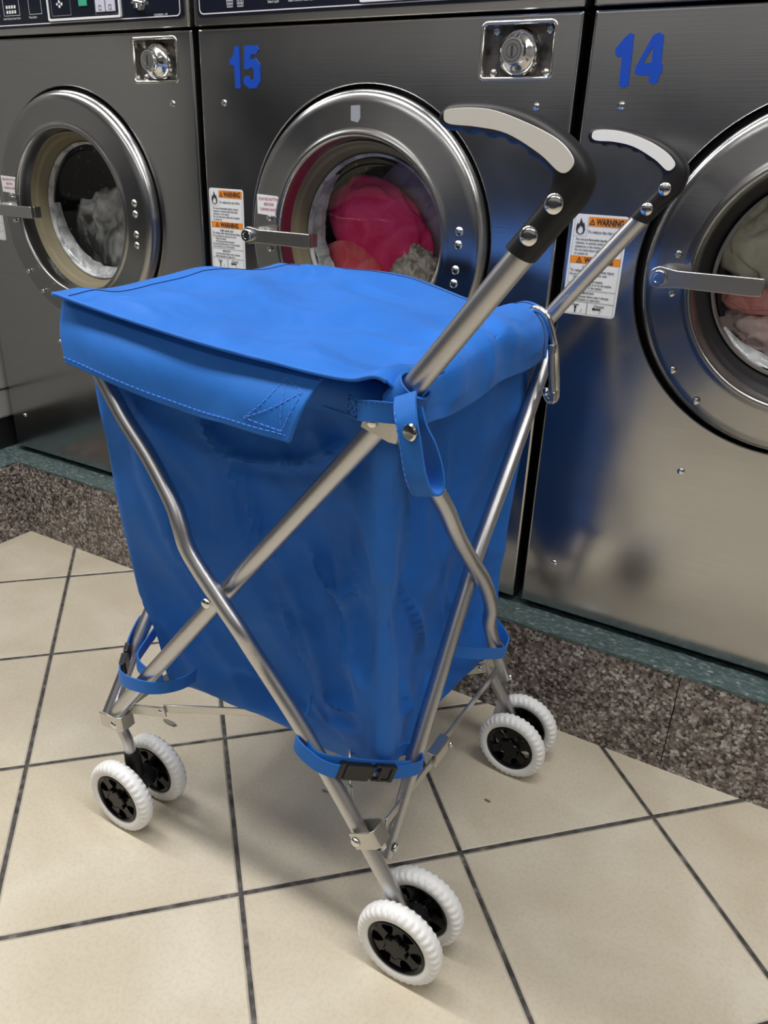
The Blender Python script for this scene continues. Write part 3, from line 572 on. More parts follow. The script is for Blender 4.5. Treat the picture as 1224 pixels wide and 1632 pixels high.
# tubes -------------------------------------------------------
def rod(name, pts, r=RT, n=20, sm=6, **k):
    return MB().tube(catmull(pts, sm) if len(pts) > 2 else pts, r, n).build(name, M['tube'], cart, sharp=40, **k)
near = [(.6289, YN, .1673), (.8305, YN, .4161), (1.0401, YN, .6729), (1.158, YN, .8300)]
rod('handle_tube', near, .0104)
far = [(.6289, YF, .165), (.8305, YF, .4161), (1.0420, YF, .7020), (1.1430, YF, .8345)]
rod('handle_tube', far, .0104)
leg = [(.668, -.556, .668), (0.6808, -0.558, 0.6514), (0.7069, -0.56, 0.6157), (0.7491, -0.566, 0.5762), (0.7871, -0.575, 0.5368), (0.8016, -0.580, 0.5146), (0.8145, -0.583, 0.4862), (0.8501, -0.5835, 0.4441), (0.8808, -0.583, 0.4097),
       (0.8922, -0.577, 0.3847), (0.9060, -0.571, 0.3575), (0.942, -0.567, 0.3078), (0.9683, -0.564, 0.2673), (0.9976, -0.562, 0.2225), (1.0246, -0.56, 0.1795), (1.0758, -0.556, 0.0958), (1.086, -.553, .075)]
rod('cross_leg', leg)
# far side: same leg seen only low down by the right wheels
legf = [(x - .018, YF - .004 - (YN + .562) + (.562 - abs(y)) * -1 * 0, z) for x, y, z in leg]
rod('cross_leg', [(x - .020, YF + .004 if .3 < z < .6 else YF - .004, z - .003) for x, y, z in leg])
st = [(1.048, -0.150, 0.6600), (1.048, -0.200, 0.5900), (1.048, -0.2655, 0.5135), (1.048, -0.3221, 0.4497), (1.048, -0.3560, 0.4020), (1.048, -0.4030, 0.3270), (1.048, -0.4480, 0.2560), (1.048, -0.5100, 0.1530), (1.048, -0.5300, 0.1180)]
rod('side_tube', st, .0100)
sl = [(1.046, -.552, .672), (1.05, -0.5444, 0.6607), (1.055, -0.5096, 0.616), (1.064, -0.4712, 0.564), (1.069, -0.4439, 0.5203), (1.070, -0.4036, 0.4746), (1.069, -0.3509, 0.4207), (1.065, -0.3047, 0.3604), (1.059, -0.2876, 0.3231), (1.055, -0.256, 0.2787), (1.052, -0.2025, 0.204), (1.05, -0.1678, 0.1564)]
rod('side_cross_leg', sl)
rod('side_tube', [(XL, -.150, .655), (XL, -.33, .455), (XL + .003, -0.4834, 0.281), (XL + .003, -0.5678, 0.1717)])
rod('side_cross_leg', [(XL + .008, -.515, .655), (XL - .006, -.40, .50), (XL - .014, -.33, .42), (XL, -.22, .26), (XL, -.165, .16)])

def rivet(p, ax, r=.0055, d=.003, par=None, name='rivet'):
    return MB().disc(p, r, ax, 18, d).build(name, M['chrome'], par or cart)
rivet((.8437, -.593, .4345), (0, -1, 0), .0062); rivet((1.0735, -.3300, .3920), (.9, -.3, 0), .005); rivet((1.0375, YN - .0150, .6760), (0, -1, 0), .0058)
# U-shaped corner brackets
def ubracket(c, d1, w, l, h, name='corner_bracket'):
    # c centre, d1 long direction (unit, xz), w gap, l length, h height
    d = Vector(d1).normalized(); s_ = Vector((0, 1, 0)) if abs(d.y) < .5 else Vector((1, 0, 0)); up = d.cross(s_).normalized(); c = Vector(c); path = []
    for a, b in ((-l / 2, -w / 2), (l / 2 - .006, -w / 2), (l / 2 - .001, -w / 2 + .003), (l / 2, 0), (l / 2 - .001, w / 2 - .003), (l / 2 - .006, w / 2), (-l / 2, w / 2)): path.append(c + d * a + s_ * b)
    return MB().ribbon(path, up, h, .0016).build(name, M['galv'], cart, sharp=40, bevel=.0006)
b = ubracket((1.046, YN, .6745), (.94, 0, -.28), .027, .036, .022)
b = ubracket((1.0430, YN + .001, .1780), (.86, 0, .51), .025, .036, .022); rivet((1.0320, YN - .0135, .1715), (0, -1, 0), .0058, par=b)
MB().lathe([(.009, -.004), (.011, -.003), (.011, .003), (.009, .004)], (1.0470, -.548, .155), (.3, .9, .1), 24).build('swivel_washer', M['chrome'], cart)
rivet((1.0590, -.526, .132), (1, -.15, 0), .0058)
b = ubracket((.636, YN - .001, .166), (1, 0, .1), .026, .040, .022); rivet((.642, YN - .0145, .1640), (0, -1, 0), .0058, par=b)
b = ubracket((1.018, YF, .172), (1, 0, .1), .026, .040, .022)
b = ubracket((.64, YF, .166), (1, 0, .1), .026, .040, .022)
rivet((1.0605, -.1700, .1600), (1, -.2, 0), .005)
# folding braces low between the corners
def brace(p, q, w=.013, name='folding_brace', t=.003, up=(0, 0, 1)):
    return MB().ribbon([Vector(p).lerp(Vector(q), k / 6) for k in range(7)], up, w, t).build(name, M['galv'], cart, sharp=30, bevel=.0008)
brace((1.050, -.538, .178), (1.050, -.385, .178)); b = brace((1.046, -.405, .181), (1.046, -.160, .184))
MB().ribbon([(1.0420, -.400, .1900), (1.0425, -.400, .1920), (1.054, -.400, .1920), (1.0550, -.400, .1900), (1.0550, -.400, .172)], (0, 1, .1), .038, .0015).build('brace_sleeve', M['galv'], b, sharp=30)
rivet((1.0570, -.378, .180), (1, 0, 0), .0042, par=b)
def diag(p, q, link, riv):
    b = brace(p, q, .012); l = brace(*link, w=.015); 
    for r_ in riv: rivet(r_, (.3, -1, .1), .0042, par=l)
diag((.700, -.538, .192), (.84, -.45, .185), ((.650, -.553, .180), (.706, -.541, .190)), [(.6990, -.5425, .1900)])
diag((.93, -.30, .185), (.985, -.235, .184), ((.9880, -.230, .1780), (1.036, -.216, .1960)), [(.9940, -.2310, .1800), (1.029, -.2200, .1940)])
diag((1.005, -.545, .20), (.955, -.47, .26), ((1.012, -.55, .185), (1.003, -.542, .215)), [])
brace((.640, -.535, .178), (.640, -.17, .178)); brace((.66, -.150, .178), (1.01, -.150, .178))

# casters ----------------------------------------------------
def star(cx, cz, r1, r2, n, ph=0, rnd=0): return [(cx + (r1 if k % 2 == 0 else r2) * cos(ph + pi * k / n), cz + (r1 if k % 2 == 0 else r2) * sin(ph + pi * k / n)) for k in range(2 * n)]
def wheel(x, y, yaw, ph, side):
    R0 = .0545; hw = .0115
    prof = [(.0375, -.0088), (.0395, -.0102), (.0435, -.0112), (.0478, -.0112), (.0508, -.0100), (.0530, -.0075), (.0541, -.0040), (.0545, 0), (.0541, .0040), (.0530, .0075), (.0508, .0100), (.0478, .0112), (.0435, .0112), (.0395, .0102), (.0375, .0088), (.0372, 0)]
    n = 288; nl = 36; G = []
    for pr_, py_ in prof:
        row = []
        for k in range(n):
            a = 2 * pi * k / n; r = pr_; yy = py_
            if abs(py_) > .005 and pr_ > .0500:
                s_ = sin(nl * a + (pi if py_ > 0 else 0)); lug = max(0, min(1, s_ * 1.3 + .6)); r = pr_ - .0014 * (1 - lug); yy = py_ * (1 - .10 * (1 - lug))
            row.append(Vector((r * cos(a), yy, r * sin(a))))
        G.append(row)
    Mx = Matrix.Translation((x, y, R0)) @ Matrix.Rotation(yaw, 4, 'Z')
    def fin(mb, name, mat, par, **k):
        mb.v = [Mx @ p for p in mb.v]; return mb.build(name, mat, par, **k)
    wh = fin(MB().grid(G, closeu=True, closev=True), 'wheel', M['tyre'], cart, sharp=0)
    h = MB(); h.lathe([(.0378, .0090), (.0365, .0100), (.0345, .0100), (.0325, .0085), (.0315, .004), (.0315, -.0095), (.0378, -.0095)], (0, 0, 0), (0, -1, 0), 64)
    # six arms and raised centre
    for k in range(6):
        a = ph + k * pi / 3; P = []
        for r_, w_ in ((.010, .0100), (.020, .0066), (.027, .0066), (.033, .0110)):
            P.append((r_ * cos(a) - w_ * sin(a), r_ * sin(a) + w_ * cos(a)))
        for r_, w_ in ((.033, .0110), (.027, .0066), (.020, .0066), (.010, .0100)):
            P.append((r_ * cos(a) + w_ * sin(a), r_ * sin(a) - w_ * cos(a)))
        h.extr(P, -.0072, -.0030)
    h.lathe([(.0125, -.0095), (.0125, .0060), (0, .0060)], (0, 0, 0), (0, -1, 0), 24)
    if side > 0 or y < -.5: h.lathe([(.0318, -.0060), (.012, -.0072)], (0, 0, 0), (0, -1, 0), 48)
    hub = fin(h, 'hub', M['gloss_black'], wh, sharp=30)
    c = MB(); rr = []
    for k in range(72):
        a = 2 * pi * k / 72; rr.append(.0150 + .0022 * cos(6 * (a - ph)))
    c.grid([[Vector((r_ * f * cos(2 * pi * k / 72), yy, r_ * f * sin(2 * pi * k / 72))) for k, r_ in enumerate(rr)] for f, yy in ((1, -.006), (1, -.0105), (.93, -.0118), (.9, -.0112), (.5, -.0112), (.001, -.0112))], closev=True)
    fin(c, 'hub_cap', M['gloss_black'], hub, sharp=30)
    return wh
def caster(x, y1, y2, yaw, yb):
    wheel(x, y1, yaw, .35 + x * 3, -1); wheel(x, y2, yaw, .9 + x, 1)
    ym = (y1 + y2) / 2; R0 = .0545
    mb = MB(); dv = Vector((-sin(yaw), cos(yaw), 0)); c = Vector((x, ym, R0)); mb.tube([c - dv * .036, c + dv * .036], .0065, 16)
    mb.tube([c - dv * .021, c - dv * .016, c + dv * .016, c + dv * .021], [.013, .016, .016, .013], 24)
    mb.build('axle_block', M['black'], cart, sharp=40)
caster(1.0982, -.579, -.5215, 0, YN); caster(.655, -.589, -.5230, 0, YN); caster(1.083, -.1930, -.1365, -.03, YF); caster(.640, -.195, -.138, 0, YF)
# bent stems of the left-hand swivel casters
for yy, dx in ((-.559, 0), (-.166, -.014)):
    MB().tube(catmull([(.634 + dx, yy, .168), (.636 + dx, yy, .145), (.645 + dx, yy, .125), (.650 + dx, yy, .100)], 5), .0078, 18).build('caster_stem', M['tube'], cart)
    MB().tube([(.650 + dx, yy, .108), (.651 + dx, yy, .098), (.654 + dx, yy + .001, .060)], [.0105, .0115, .0105], 18).build('caster_socket', M['rubber'], cart)
for yy, x_ in ((-.5515, 1.0865), (-.1645, 1.0710)):
    MB().tube([(x_ - .006, yy, .084), (x_ + .001, yy, .070), (x_ + .008, yy, .056)], [.0105, .0115, .011], 18).build('caster_socket', M['black'], cart)

# grips --------------------------------------------------------
def grip(out, inn, ycen, ins, rv):
    outc = catmull([(x, 0, z) for x, z in out], 6); innc = catmull([(x, 0, z) for x, z in inn], 6)
    n = 60
    def res(c):
        d = [0];
        for a, b_ in zip(c, c[1:]): d.append(d[-1] + (b_ - a).length)
        o = []; j = 0
        for k in range(n):
            t_ = d[-1] * k / (n - 1)
            while j < len(d) - 2 and d[j + 1] < t_: j += 1
            f = (t_ - d[j]) / max(1e-9, d[j + 1] - d[j]); o.append(c[j].lerp(c[j + 1], f))
        return o
    A, B_ = res(outc), res(innc); G = []; m = 28
    for i in range(n):
        c = (A[i] + B_[i]) / 2; h = (A[i] - B_[i]) / 2; u = h.copy(); hl = h.length
        endf = 1.0
        t_ = i / (n - 1)
        if t_ < .05: endf = sqrt(max(.02, 1 - (1 - t_ / .05) ** 2))
        wdt = .0145 * (.55 + .45 * endf); bump = 0
        if .12 < t_ < .52: bump = .0022 * max(0, sin((t_ - .12) / .40 * 2 * pi * 3.5))
        row = []
        for k in range(m):
            a = 2 * pi * k / m; cu, su = cos(a), sin(a); ex = .75
            fu = (abs(cu) ** ex) * (1 if cu > 0 else -1); fs = (abs(su) ** ex) * (1 if su > 0 else -1)
            hh = hl * (endf if t_ < .05 else 1) + (bump if cu < -.5 else 0)
            row.append(Vector((c.x, ycen, c.z)) + u.normalized() * fu * hh + Vector((0, fs * wdt, 0)))
        G.append(row)
    mb = MB(); b0 = len(mb.v); mb.grid(G, closev=True); mb.f.append(tuple(range(m))[::-1]); mb.mi.append(0); mb.f.append(tuple(range((n - 1) * m, n * m))); mb.mi.append(0)
    g = mb.build('handle_grip', M['rubber'], cart, sharp=50)
    for sgn, nm in ((-1, 'grip_inlay'), (1, 'grip_inlay')):
        ic = catmull([(x, 0, z) for x, z in ins], 5, closed=True); poly = [(p.x, p.z) for p in ic]; cxm = sum(p[0] for p in poly) / len(poly); czm = sum(p[1] for p in poly) / len(poly)
        V, F = tri_fill([poly]); mb = MB(); yo = ycen + sgn * .0152; yi = ycen + sgn * .0120
        mb.add([(x, yo, z) for x, z in V], F); k_ = len(poly)
        mb.add([(x, yo, z) for x, z in poly] + [(x, yi, z) for x, z in poly], [(i, (i + 1) % k_, (i + 1) % k_ + k_, i + k_) for i in range(k_)])
        mb.build(nm, M['white_pl'], g, sharp=40, bevel=.0009, label='off-white plastic inlay')
    for x, z in rv:
        for s_ in (-1, 1): MB().lathe([(.0068, -.002), (.0068, .0008), (.0055, .0020), (.003, .0025), (0, .0026)], (x, ycen + s_ * .0145, z), (0, s_, 0), 24).build('grip_rivet', M['chrome'], g)
    # collar where the tube enters
    return g
grip([(1.0835, 0.9150), (1.0860, 0.9200), (1.0968, 0.9238), (1.1259, 0.9236), (1.1545, 0.9165), (1.1785, 0.9042), (1.1936, 0.8911), (1.2000, 0.8775), (1.1960, 0.8620), (1.1839, 0.8464), (1.1632, 0.8190)],
     [(1.0835, 0.9085), (1.0860, 0.9055), (1.0960, 0.9050), (1.1082, 0.9045), (1.1378, 0.8995), (1.1578, 0.8889), (1.1700, 0.8790), (1.1700, 0.8690), (1.1619, 0.8560), (1.1500, 0.8405), (1.1420, 0.8300)], YN,
     [(1.0938, 0.9184), (1.1227, 0.9186), (1.1513, 0.9108), (1.1748, 0.901), (1.1868, 0.8906), (1.1872, 0.8837), (1.1797, 0.8807), (1.1635, 0.8918), (1.1383, 0.9037), (1.1144, 0.9075), (1.0937, 0.909), (1.0893, 0.9137)], [(1.178, 0.8607), (1.1623, 0.8385)])
dx, dz = -.0165, .002
grip([(1.0672, 0.9190), (1.0700, 0.9235), (1.080, 0.926), (1.1014, 0.9255), (1.1377, 0.9179), (1.1640, 0.9060), (1.1800, 0.8910), (1.184, 0.8790), (1.1800, 0.8610), (1.1648, 0.8444), (1.1489, 0.8252)],
     [(1.0672, 0.9120), (1.0700, 0.9080), (1.080, 0.9070), (1.101, 0.9055), (1.1250, 0.9000), (1.1430, 0.8900), (1.1555, 0.8801), (1.1553, 0.8690), (1.1480, 0.8570), (1.1360, 0.8430), (1.1275, 0.8330)], YF,
     [(1.0785, 0.9210), (1.1050, 0.9205), (1.1350, 0.9125), (1.1570, 0.9020), (1.1690, 0.8920), (1.1700, 0.8860), (1.1630, 0.8825), (1.1480, 0.8930), (1.1230, 0.9050), (1.1000, 0.9095), (1.0785, 0.9105), (1.0735, 0.9155)], [(1.1640, 0.8635), (1.1480, 0.8415)])

# bag -------------------------------------------------------------
def creases(face, a, b_):
    # signed ridge offsets on the bag faces; (a along face, b height)
    return 0
def seg(px, pz, x0, z0, x1, z1):
    dx_, dz_ = x1 - x0, z1 - z0; t_ = max(0, min(1, ((px - x0) * dx_ + (pz - z0) * dz_) / (dx_ * dx_ + dz_ * dz_))); sx, sz = px - x0 - t_ * dx_, pz - z0 - t_ * dz_
    side = 1 if (dx_ * (pz - z0) - dz_ * (px - x0)) > 0 else -1
    return sqrt(sx * sx + sz * sz) * side, t_
CR_FRONT = [(.789, .606, .813, .575, .0055, .006), (.813, .575, .827, .51, .007, .006), (.827, .51, .845, .45, .006, .006), (.818, .573, .874, .575, .005, .007), (.874, .575, .931, .595, .005, .007), (.931, .595, .985, .632, .004, .008),
            (.905, .46, .95, .42, .006, .008), (.95, .42, .99, .46, .004, .008), (.955, .41, .975, .34, .006, .007), (.975, .50, 1.0, .44, .004, .010), (.86, .37, .90, .30, .005, .008), (.99, .36, 1.01, .28, .005, .009),
            (.70, .58, .735, .42, .005, .010), (.735, .42, .76, .32, .004, .012), (.92, .255, 1.02, .262, .004, .007), (.95, .285, 1.0, .30, .004, .007), (.80, .25, .90, .235, .004, .008)]
CR_SIDE = [(-.50, .60, -.47, .40, .004, .010), (-.44, .62, -.41, .45, .003, .009), (-.35, .60, -.33, .50, .004, .010), (-.42, .42, -.36, .30, .005, .010), (-.30, .35, -.26, .28, .004, .010), (-.46, .33, -.44, .24, .004, .01)]
def crv(L_, a, b_):
    o = 0
    for x0, z0, x1, z1, A_, w_ in L_:
        A_ = A_ * 1.6
        d, t_ = seg(a, b_, x0, z0, x1, z1); e_ = sin(pi * (.12 + .76 * t_)); ad = abs(d)
        o += A_ * e_ * math.exp(-(sqrt(ad * ad + 1.6e-5) - .004) / w_) * (1 if d > 0 else .45) - .3 * A_ * e_ * math.exp(-((d + .012) / .012) ** 2)
    return o
nper = 240; nz = 120
def softp(v): return v if v > .004 else .004 * math.exp((v - .004) / .004)
def bagpoint(u, h, out=0.0):
    # u 0..1 round the bag starting on the front face at the left, h 0 bottom .. 1 top
    z = .205 + (.700 - .205) * h
    x0 = .670 + (.646 - .670) * min(1, h * 1.1) ** .6; x1 = 1.030 + .006 * h; y0 = -.502 - .042 * min(1, h * 1.25) ** .7; y1 = -.188 + .026 * h
    r = .014; per = [(x1 - x0 - 2 * r), (y1 - y0 - 2 * r)] * 2; arc = pi * r / 2; tot = sum(per) + 4 * arc; s_ = u * tot
    dirs = [((x0 + r, y0), (1, 0), (0, -1)), ((x1, y0 + r), (0, 1), (1, 0)), ((x1 - r, y1), (-1, 0), (0, 1)), ((x0, y1 - r), (0, -1), (-1, 0))]
    for k in range(4):
        (px, py), (dx_, dy_), (nx, ny) = dirs[k]
        if s_ <= per[k]: x, y = px + dx_ * s_, py + dy_ * s_; f_ = s_ / per[k]; face = k; break
        s_ -= per[k]
        if s_ <= arc:
            a = s_ / r; cx, cy = px + dx_ * per[k] - nx * r, py + dy_ * per[k] - ny * r; nx, ny = nx * cos(a) + dx_ * sin(a), ny * cos(a) + dy_ * sin(a); x, y = cx + nx * r, cy + ny * r; f_ = None; face = k; break
        s_ -= arc
    else: (px, py), _, (nx, ny) = dirs[0]; x, y = px, py; f_ = 0; face = 0
    d = 0; env = min(1, (1 - h) * 8) * min(1, h * 10 + .2)
    mid = 0 if f_ is None else sin(pi * f_)
    d -= .007 * mid * sin(pi * h) * (1 if face in (0, 1) else 1)
    p = Vector((x * 7, y * 7, z * 5)); d += (.0095 * noise.noise(p) + .0035 * noise.noise(p * 2.3 + Vector((3, 1, 7)))) * env
    rdg = 1 - abs(noise.noise(Vector((x * 9 + z * 4, y * 9, z * 3.2)) + Vector((11, 2, 5)))) * 3; d += .006 * max(0, rdg) * env
    if face == 0 and f_ is not None: d += crv(CR_FRONT, x, z) * env
    if face == 1 and f_ is not None: d += crv(CR_SIDE, y, z) * env
    d -= .010 * (1 + 1.4 * noise.noise(Vector((x * 3.6, y * 3.6, z * 2.8 + 2)))) * env * (mid if mid else 0)
    # keep behind the tubes
    if face == 0 and f_ is not None: d = 0.0045 - softp(.0045 - (d * 2.3 - .007))
    if face == 1 and f_ is not None: d = 0.004 - softp(.004 - (d * 1.9 - .005))
    if face == 3 and f_ is not None: d += .014 * mid * math.exp(-((h - .10) / .14) ** 2)
    # lower edge droops between the corners
    if f_ is not None: z -= -.004 * mid * (1 - h) ** 2
    return Vector((x + nx * (d + out), y + ny * (d + out), z)), Vector((nx, ny, 0))
mb = MB(); G = []
for j in range(nz + 1):
    G.append([bagpoint(k / nper, j / nz)[0] for k in range(nper)])
bot = G[0]; c0 = sum(bot, Vector()) / nper; pre = []
for f, dzz in ((.0, -.020), (.35, -.020), (.7, -.019), (.90, -.015), (.97, -.008)):
    pre.append([c0.lerp(p, f) + Vector((0, 0, dzz + .004 * noise.noise(p * 20) * f + .012 * (1 - f))) for p in bot])
mb.grid(pre + G, closev=True)
bag = mb.build('bag', M['blue'], cart, sharp=0, label='bright blue canvas bag body', solid=.0016)
# hem cuff round the top of the bag
mb = MB(); mb.grid([[bagpoint(k / nper, h, o_)[0] for k in range(nper)] for h, o_ in ((.915, .0006), (.916, .0034), (.96, .0036), (.999, .0034), (1.0, .0))], closev=True)
mb.build('top_hem', M['strap'], bag, sharp=0)
mb = MB(); mb.ring([bagpoint(k / 240, .925, .0038)[0] for k in range(240)], .00035, 5); mb.build('hem_stitching', M['thread'], bag)

# lid with its side flap
ctrl = []
front = [(.6475, -.584, .7425), (.7516, -.584, .7297), (.8577, -.584, .7191), (.9388, -.584, .7144), (.985, -.584, .7120), (1.020, -.583, .7125), (1.044, -.582, .7185), (1.058, -.573, .7060), (1.0585, -.555, .682), (1.0575, -.535, .6600)]
back = [(.6257, -.165, .7336), (.7319, -.158, .7360), (.8347, -.155, .7358), (.9312, -.155, .7157), (.977, -.155, .7074), (.9978, -.157, .7171), (1.0185, -.160, .7227), (1.0400, -.162, .7150), (1.0520, -.170, .6900), (1.0560, -.178, .6600)]
def mixr(a, b_, t_): return [tuple(a[i][k] * (1 - t_) + b_[i][k] * t_ for k in range(3)) for i in range(len(a))]
rows = [front]
for t_, dzs, zl in ((.10, 0, .000), (.20, .0, -.004), (.40, .0, -.004), (.58, .0, .002), (.80, 0, -.002)):
    r_ = mixr(front, back, t_); o_ = []
    for i, (x, y, z) in enumerate(r_):
        mid = sin(pi * min(1, i / 6)); zz = z + zl
        if i <= 6: zz += -.006 * mid * sin(pi * t_) + (.0065 if i == 0 and .3 < t_ < .7 else 0)
        if i == 0: x = .640
        if i in (7, 8): x += .004 * sin(pi * t_)
        o_.append((x, y, zz))
    rows.append(o_)
rows.append(back)
G = surf(rows, 16, 22)
nr, nc = len(G), len(G[0])
for a in range(nr):
    for b_ in range(nc):
        p = G[a][b_]; u_, v_ = b_ / (nc - 1), a / (nr - 1)
        e_ = min(1, u_ * 12, (1 - u_) * 14) * min(1, v_ * 9, (1 - v_) * 9)
        n_ = Vector((0, 0, 1)) if u_ < .68 else (Vector((1, 0, .35)).normalized() if u_ > .78 else Vector((.6, 0, .8)))
        d = .0085 * noise.noise(Vector((p.x * 9, p.y * 7, 1))) + .0075 * (1 - 3 * abs(noise.noise(Vector((p.x * 8 + p.y * 5, p.y * 9 - p.x * 3, 5))))) * .8
        if u_ > .62: # puckers where the fabric is pulled over the rim
            ph_ = p.y * 40 + 6 * noise.noise(Vector((p.y * 6, u_ * 3, 2))); d += .0050 * max(0, sin(ph_)) ** 2 * min(1, (u_ - .62) * 6) * min(1, (1 - u_) * 10 + .2)
        G[a][b_] = p + n_ * d * e_
lid = MB().grid(G).build('lid', M['blue'], cart, sharp=0, solid=.0022, label='bright blue canvas lid folded over the right side')
def offpath(G, rc, up=.0016): return [G[a][b_] + Vector((0, 0, up)) for a, b_ in rc]
mb = MB(); mb.tube(offpath(G, [(a, 3) for a in range(3, nr)]), .00045, 5); mb.tube(offpath(G, [(nr - 4, b_) for b_ in range(3, int(nc * .75))]), .00045, 5); mb.build('lid_stitching', M['thread_dark'], lid)
# rolled hem along the front edge of the lid
mb = MB(); e_ = [G[0][b_] for b_ in range(0, int(nc * .72))]
mb.tube([p + Vector((0, .001, -.0005)) for p in e_], .0022, 8); mb.build('lid_hem', M['blue'], lid, sharp=0)
# front closing flap hanging under the lid edge
ft = [(.648, -.570, .737), (.7427, -.570, .7225), (.8506, -.570, .7124), (.9332, -.572, .7080), (.9850, -.575, .7060)]
fm = [(.6530, -.583, .705), (.7330, -.589, .6950), (.8450, -.586, .6830), (.920, -.590, .6790), (.9745, -.590, .6790)]
fb = [(.6640, -.592, .6721), (.7120, -.594, .6660), (.8289, -.590, .6494), (.8900, -.594, .6487), (.9625, -.596, .6462)]
FG = surf([ft, fm, fb], 22, 20)
for a in range(len(FG)):
    for b_ in range(len(FG[0])):
        p = FG[a][b_]; v_ = a / (len(FG) - 1); FG[a][b_] = p + Vector((0, .004 * noise.noise(Vector((p.x * 16, p.z * 14, 3))) * v_, 0))
flap = MB().grid(FG).build('front_flap', M['strap'], bag, sharp=0, solid=.003, label='bright blue canvas closing flap with stitched box')
def onflap(u_, v_, o_=.0022):
    a = min(len(FG) - 1, max(0, v_ * (len(FG) - 1))); b_ = min(len(FG[0]) - 1, max(0, u_ * (len(FG[0]) - 1))); a0, b0 = int(a), int(b_); a1, b1 = min(a0 + 1, len(FG) - 1), min(b0 + 1, len(FG[0]) - 1)
    p = FG[a0][b0].lerp(FG[a0][b1], b_ - b0).lerp(FG[a1][b0].lerp(FG[a1][b1], b_ - b0), a - a0); return p + Vector((0, -o_, 0))
def stitch(mb, pts, r=.0004, dash=.004, gap=.0018, wav=0):
    # dashes along a polyline
    d = 0; cur = [pts[0]]; on = True; lim = dash
    for a, b_ in zip(pts, pts[1:]):
        L_ = (b_ - a).length
        if L_ < 1e-7: continue
        k = max(1, int(L_ / .0008)); 
        for i in range(1, k + 1):
            p = a.lerp(b_, i / k); d += L_ / k
            if on: cur.append(p)
            if d >= lim:
                if on and len(cur) > 1: mb.tube([cur[0], cur[-1]], r, 4)
                on = not on; d = 0; lim = dash if on else gap; cur = [p]
    if on and len(cur) > 1: mb.tube([cur[0], cur[-1]], r, 4)
mb = MB(); stitch(mb, [onflap(k / 120, .90) for k in range(118)])
A_, B_, C_, D_ = onflap(.80, .10), onflap(.93, .12), onflap(.955, .90), onflap(.76, .88)
def ln(a, b_, n=12): return [onflap(a[0] + (b_[0] - a[0]) * k / n, a[1] + (b_[1] - a[1]) * k / n) for k in range(n + 1)]
for a, b_ in (((.82, .10), (.95, .25)), ((.95, .25), (.955, .86)), ((.955, .86), (.78, .80)), ((.78, .80), (.82, .10)), ((.82, .10), (.955, .86)), ((.95, .25), (.78, .80))): stitch(mb, ln(a, b_))
mb.build('flap_stitching', M['thread'], flap, norm=False)

# straps ---------------------------------------------------------
# tab sewn on the hem reaching to the near corner
tb = catmull([(1.0030, -.5600, .6810), (1.014, -.5700, .6828), (1.026, -.5790, .6850), (1.045, -.5830, .6885), (1.0650, -.5790, .6895), (1.0740, -.5650, .6890), (1.076, -.552, .688)], 6)
tab = MB().ribbon(tb, (.0, 0, 1), .0185, .0022).build('corner_tab', M['strap'], bag, sharp=30)
mb = MB(); bx = [Vector((1.0055, -.5634, .6745)), Vector((1.0230, -.5782, .6770)), Vector((1.0230, -.5782, .6925)), Vector((1.0055, -.5634, .6892))]
for a, b_ in ((0, 1), (1, 2), (2, 3), (3, 0), (0, 2), (1, 3)): stitch(mb, [bx[a] + Vector((0, -.0012, 0)), bx[b_] + Vector((0, -.0012, 0))], dash=.0028)
stitch(mb, [p + Vector((0, -.0014, .0078)) for p in tb[6:]], dash=.003); mb.build('tab_stitching', M['thread_dark'], tab, norm=False)
# band wrapped round the near handle tube and the hanging snap loop
td = Vector((.607, 0, .795)); cc = Vector((1.063, YN, .7010)); u_ = Vector((.795, 0, -.607)); pts = [cc + u_ * .0150 * cos(a) + Vector((0, .0165 * sin(a), 0)) for a in [2 * pi * k / 40 for k in range(41)]]
MB().ribbon(pts, td, .026, .0022).build('tube_band', M['strap'], bag, sharp=30)
lp = catmull([(1.0725, -.582, .7080), (1.0765, -.590, .7000), (1.0825, -.597, .6900), (1.0875, -.599, .6750), (1.0925, -.600, .6550), (1.0970, -.599, .6400), (1.1000, -.594, .6300), (1.1020, -.586, .6265), (1.1025, -.579, .6320), (1.0985, -.577, .6480), (1.0920, -.580, .6680), (1.0850, -.584, .6830), (1.0790, -.582, .6960)], 8)
loop = MB().ribbon(lp, (.96, -.10, .28), .0215, .0022).build('snap_loop', M['strap'], bag, sharp=30)
mb = MB()
for s_ in (-1, 1): stitch(mb, [p + Vector((s_ * .0088, -.0016 if k < 52 else .0016, s_ * .0025)) for k, p in enumerate(lp[10:50])], dash=.003)
mb.build('loop_stitching', M['thread'], loop, norm=False)
MB().lathe([(.0072, 0), (.0075, .0015), (.0062, .0030), (.0030, .0034), (0, .0034)], (1.0885, -.6003, .6835), (-.25, -1, .1), 28).build('snap_button', M['chrome'], loop)
# straps round the lower corners
def strap(pts, wv, name='corner_strap', w_=.018, par=None, th=.002): return MB().ribbon(catmull(pts, 6), wv, w_, th).build(name, M['strap'], par or bag, sharp=30)
sN = strap([(.9250, -.510, .283), (.9400, -.545, .281), (.9506, -.5760, .2800), (.9764, -.5775, .2650), (.995, -.570, .2560), (1.004, -.5600, .2515)], (.1, .1, 1))
strap([(1.036, -.5150, .2290), (1.052, -.4960, .2250), (1.0605, -.4830, .2235), (1.0610, -.4720, .2235), (1.0480, -.464, .2260), (1.034, -.468, .229), (1.028, -.49, .2310)], (.05, .1, 1))
strap([(.9600, -.572, .2790), (.9780, -.5735, .2690), (1.0020, -.5555, .2590), (1.0300, -.522, .2420), (1.0520, -.492, .2290)], (.1, .1, 1), w_=.016)
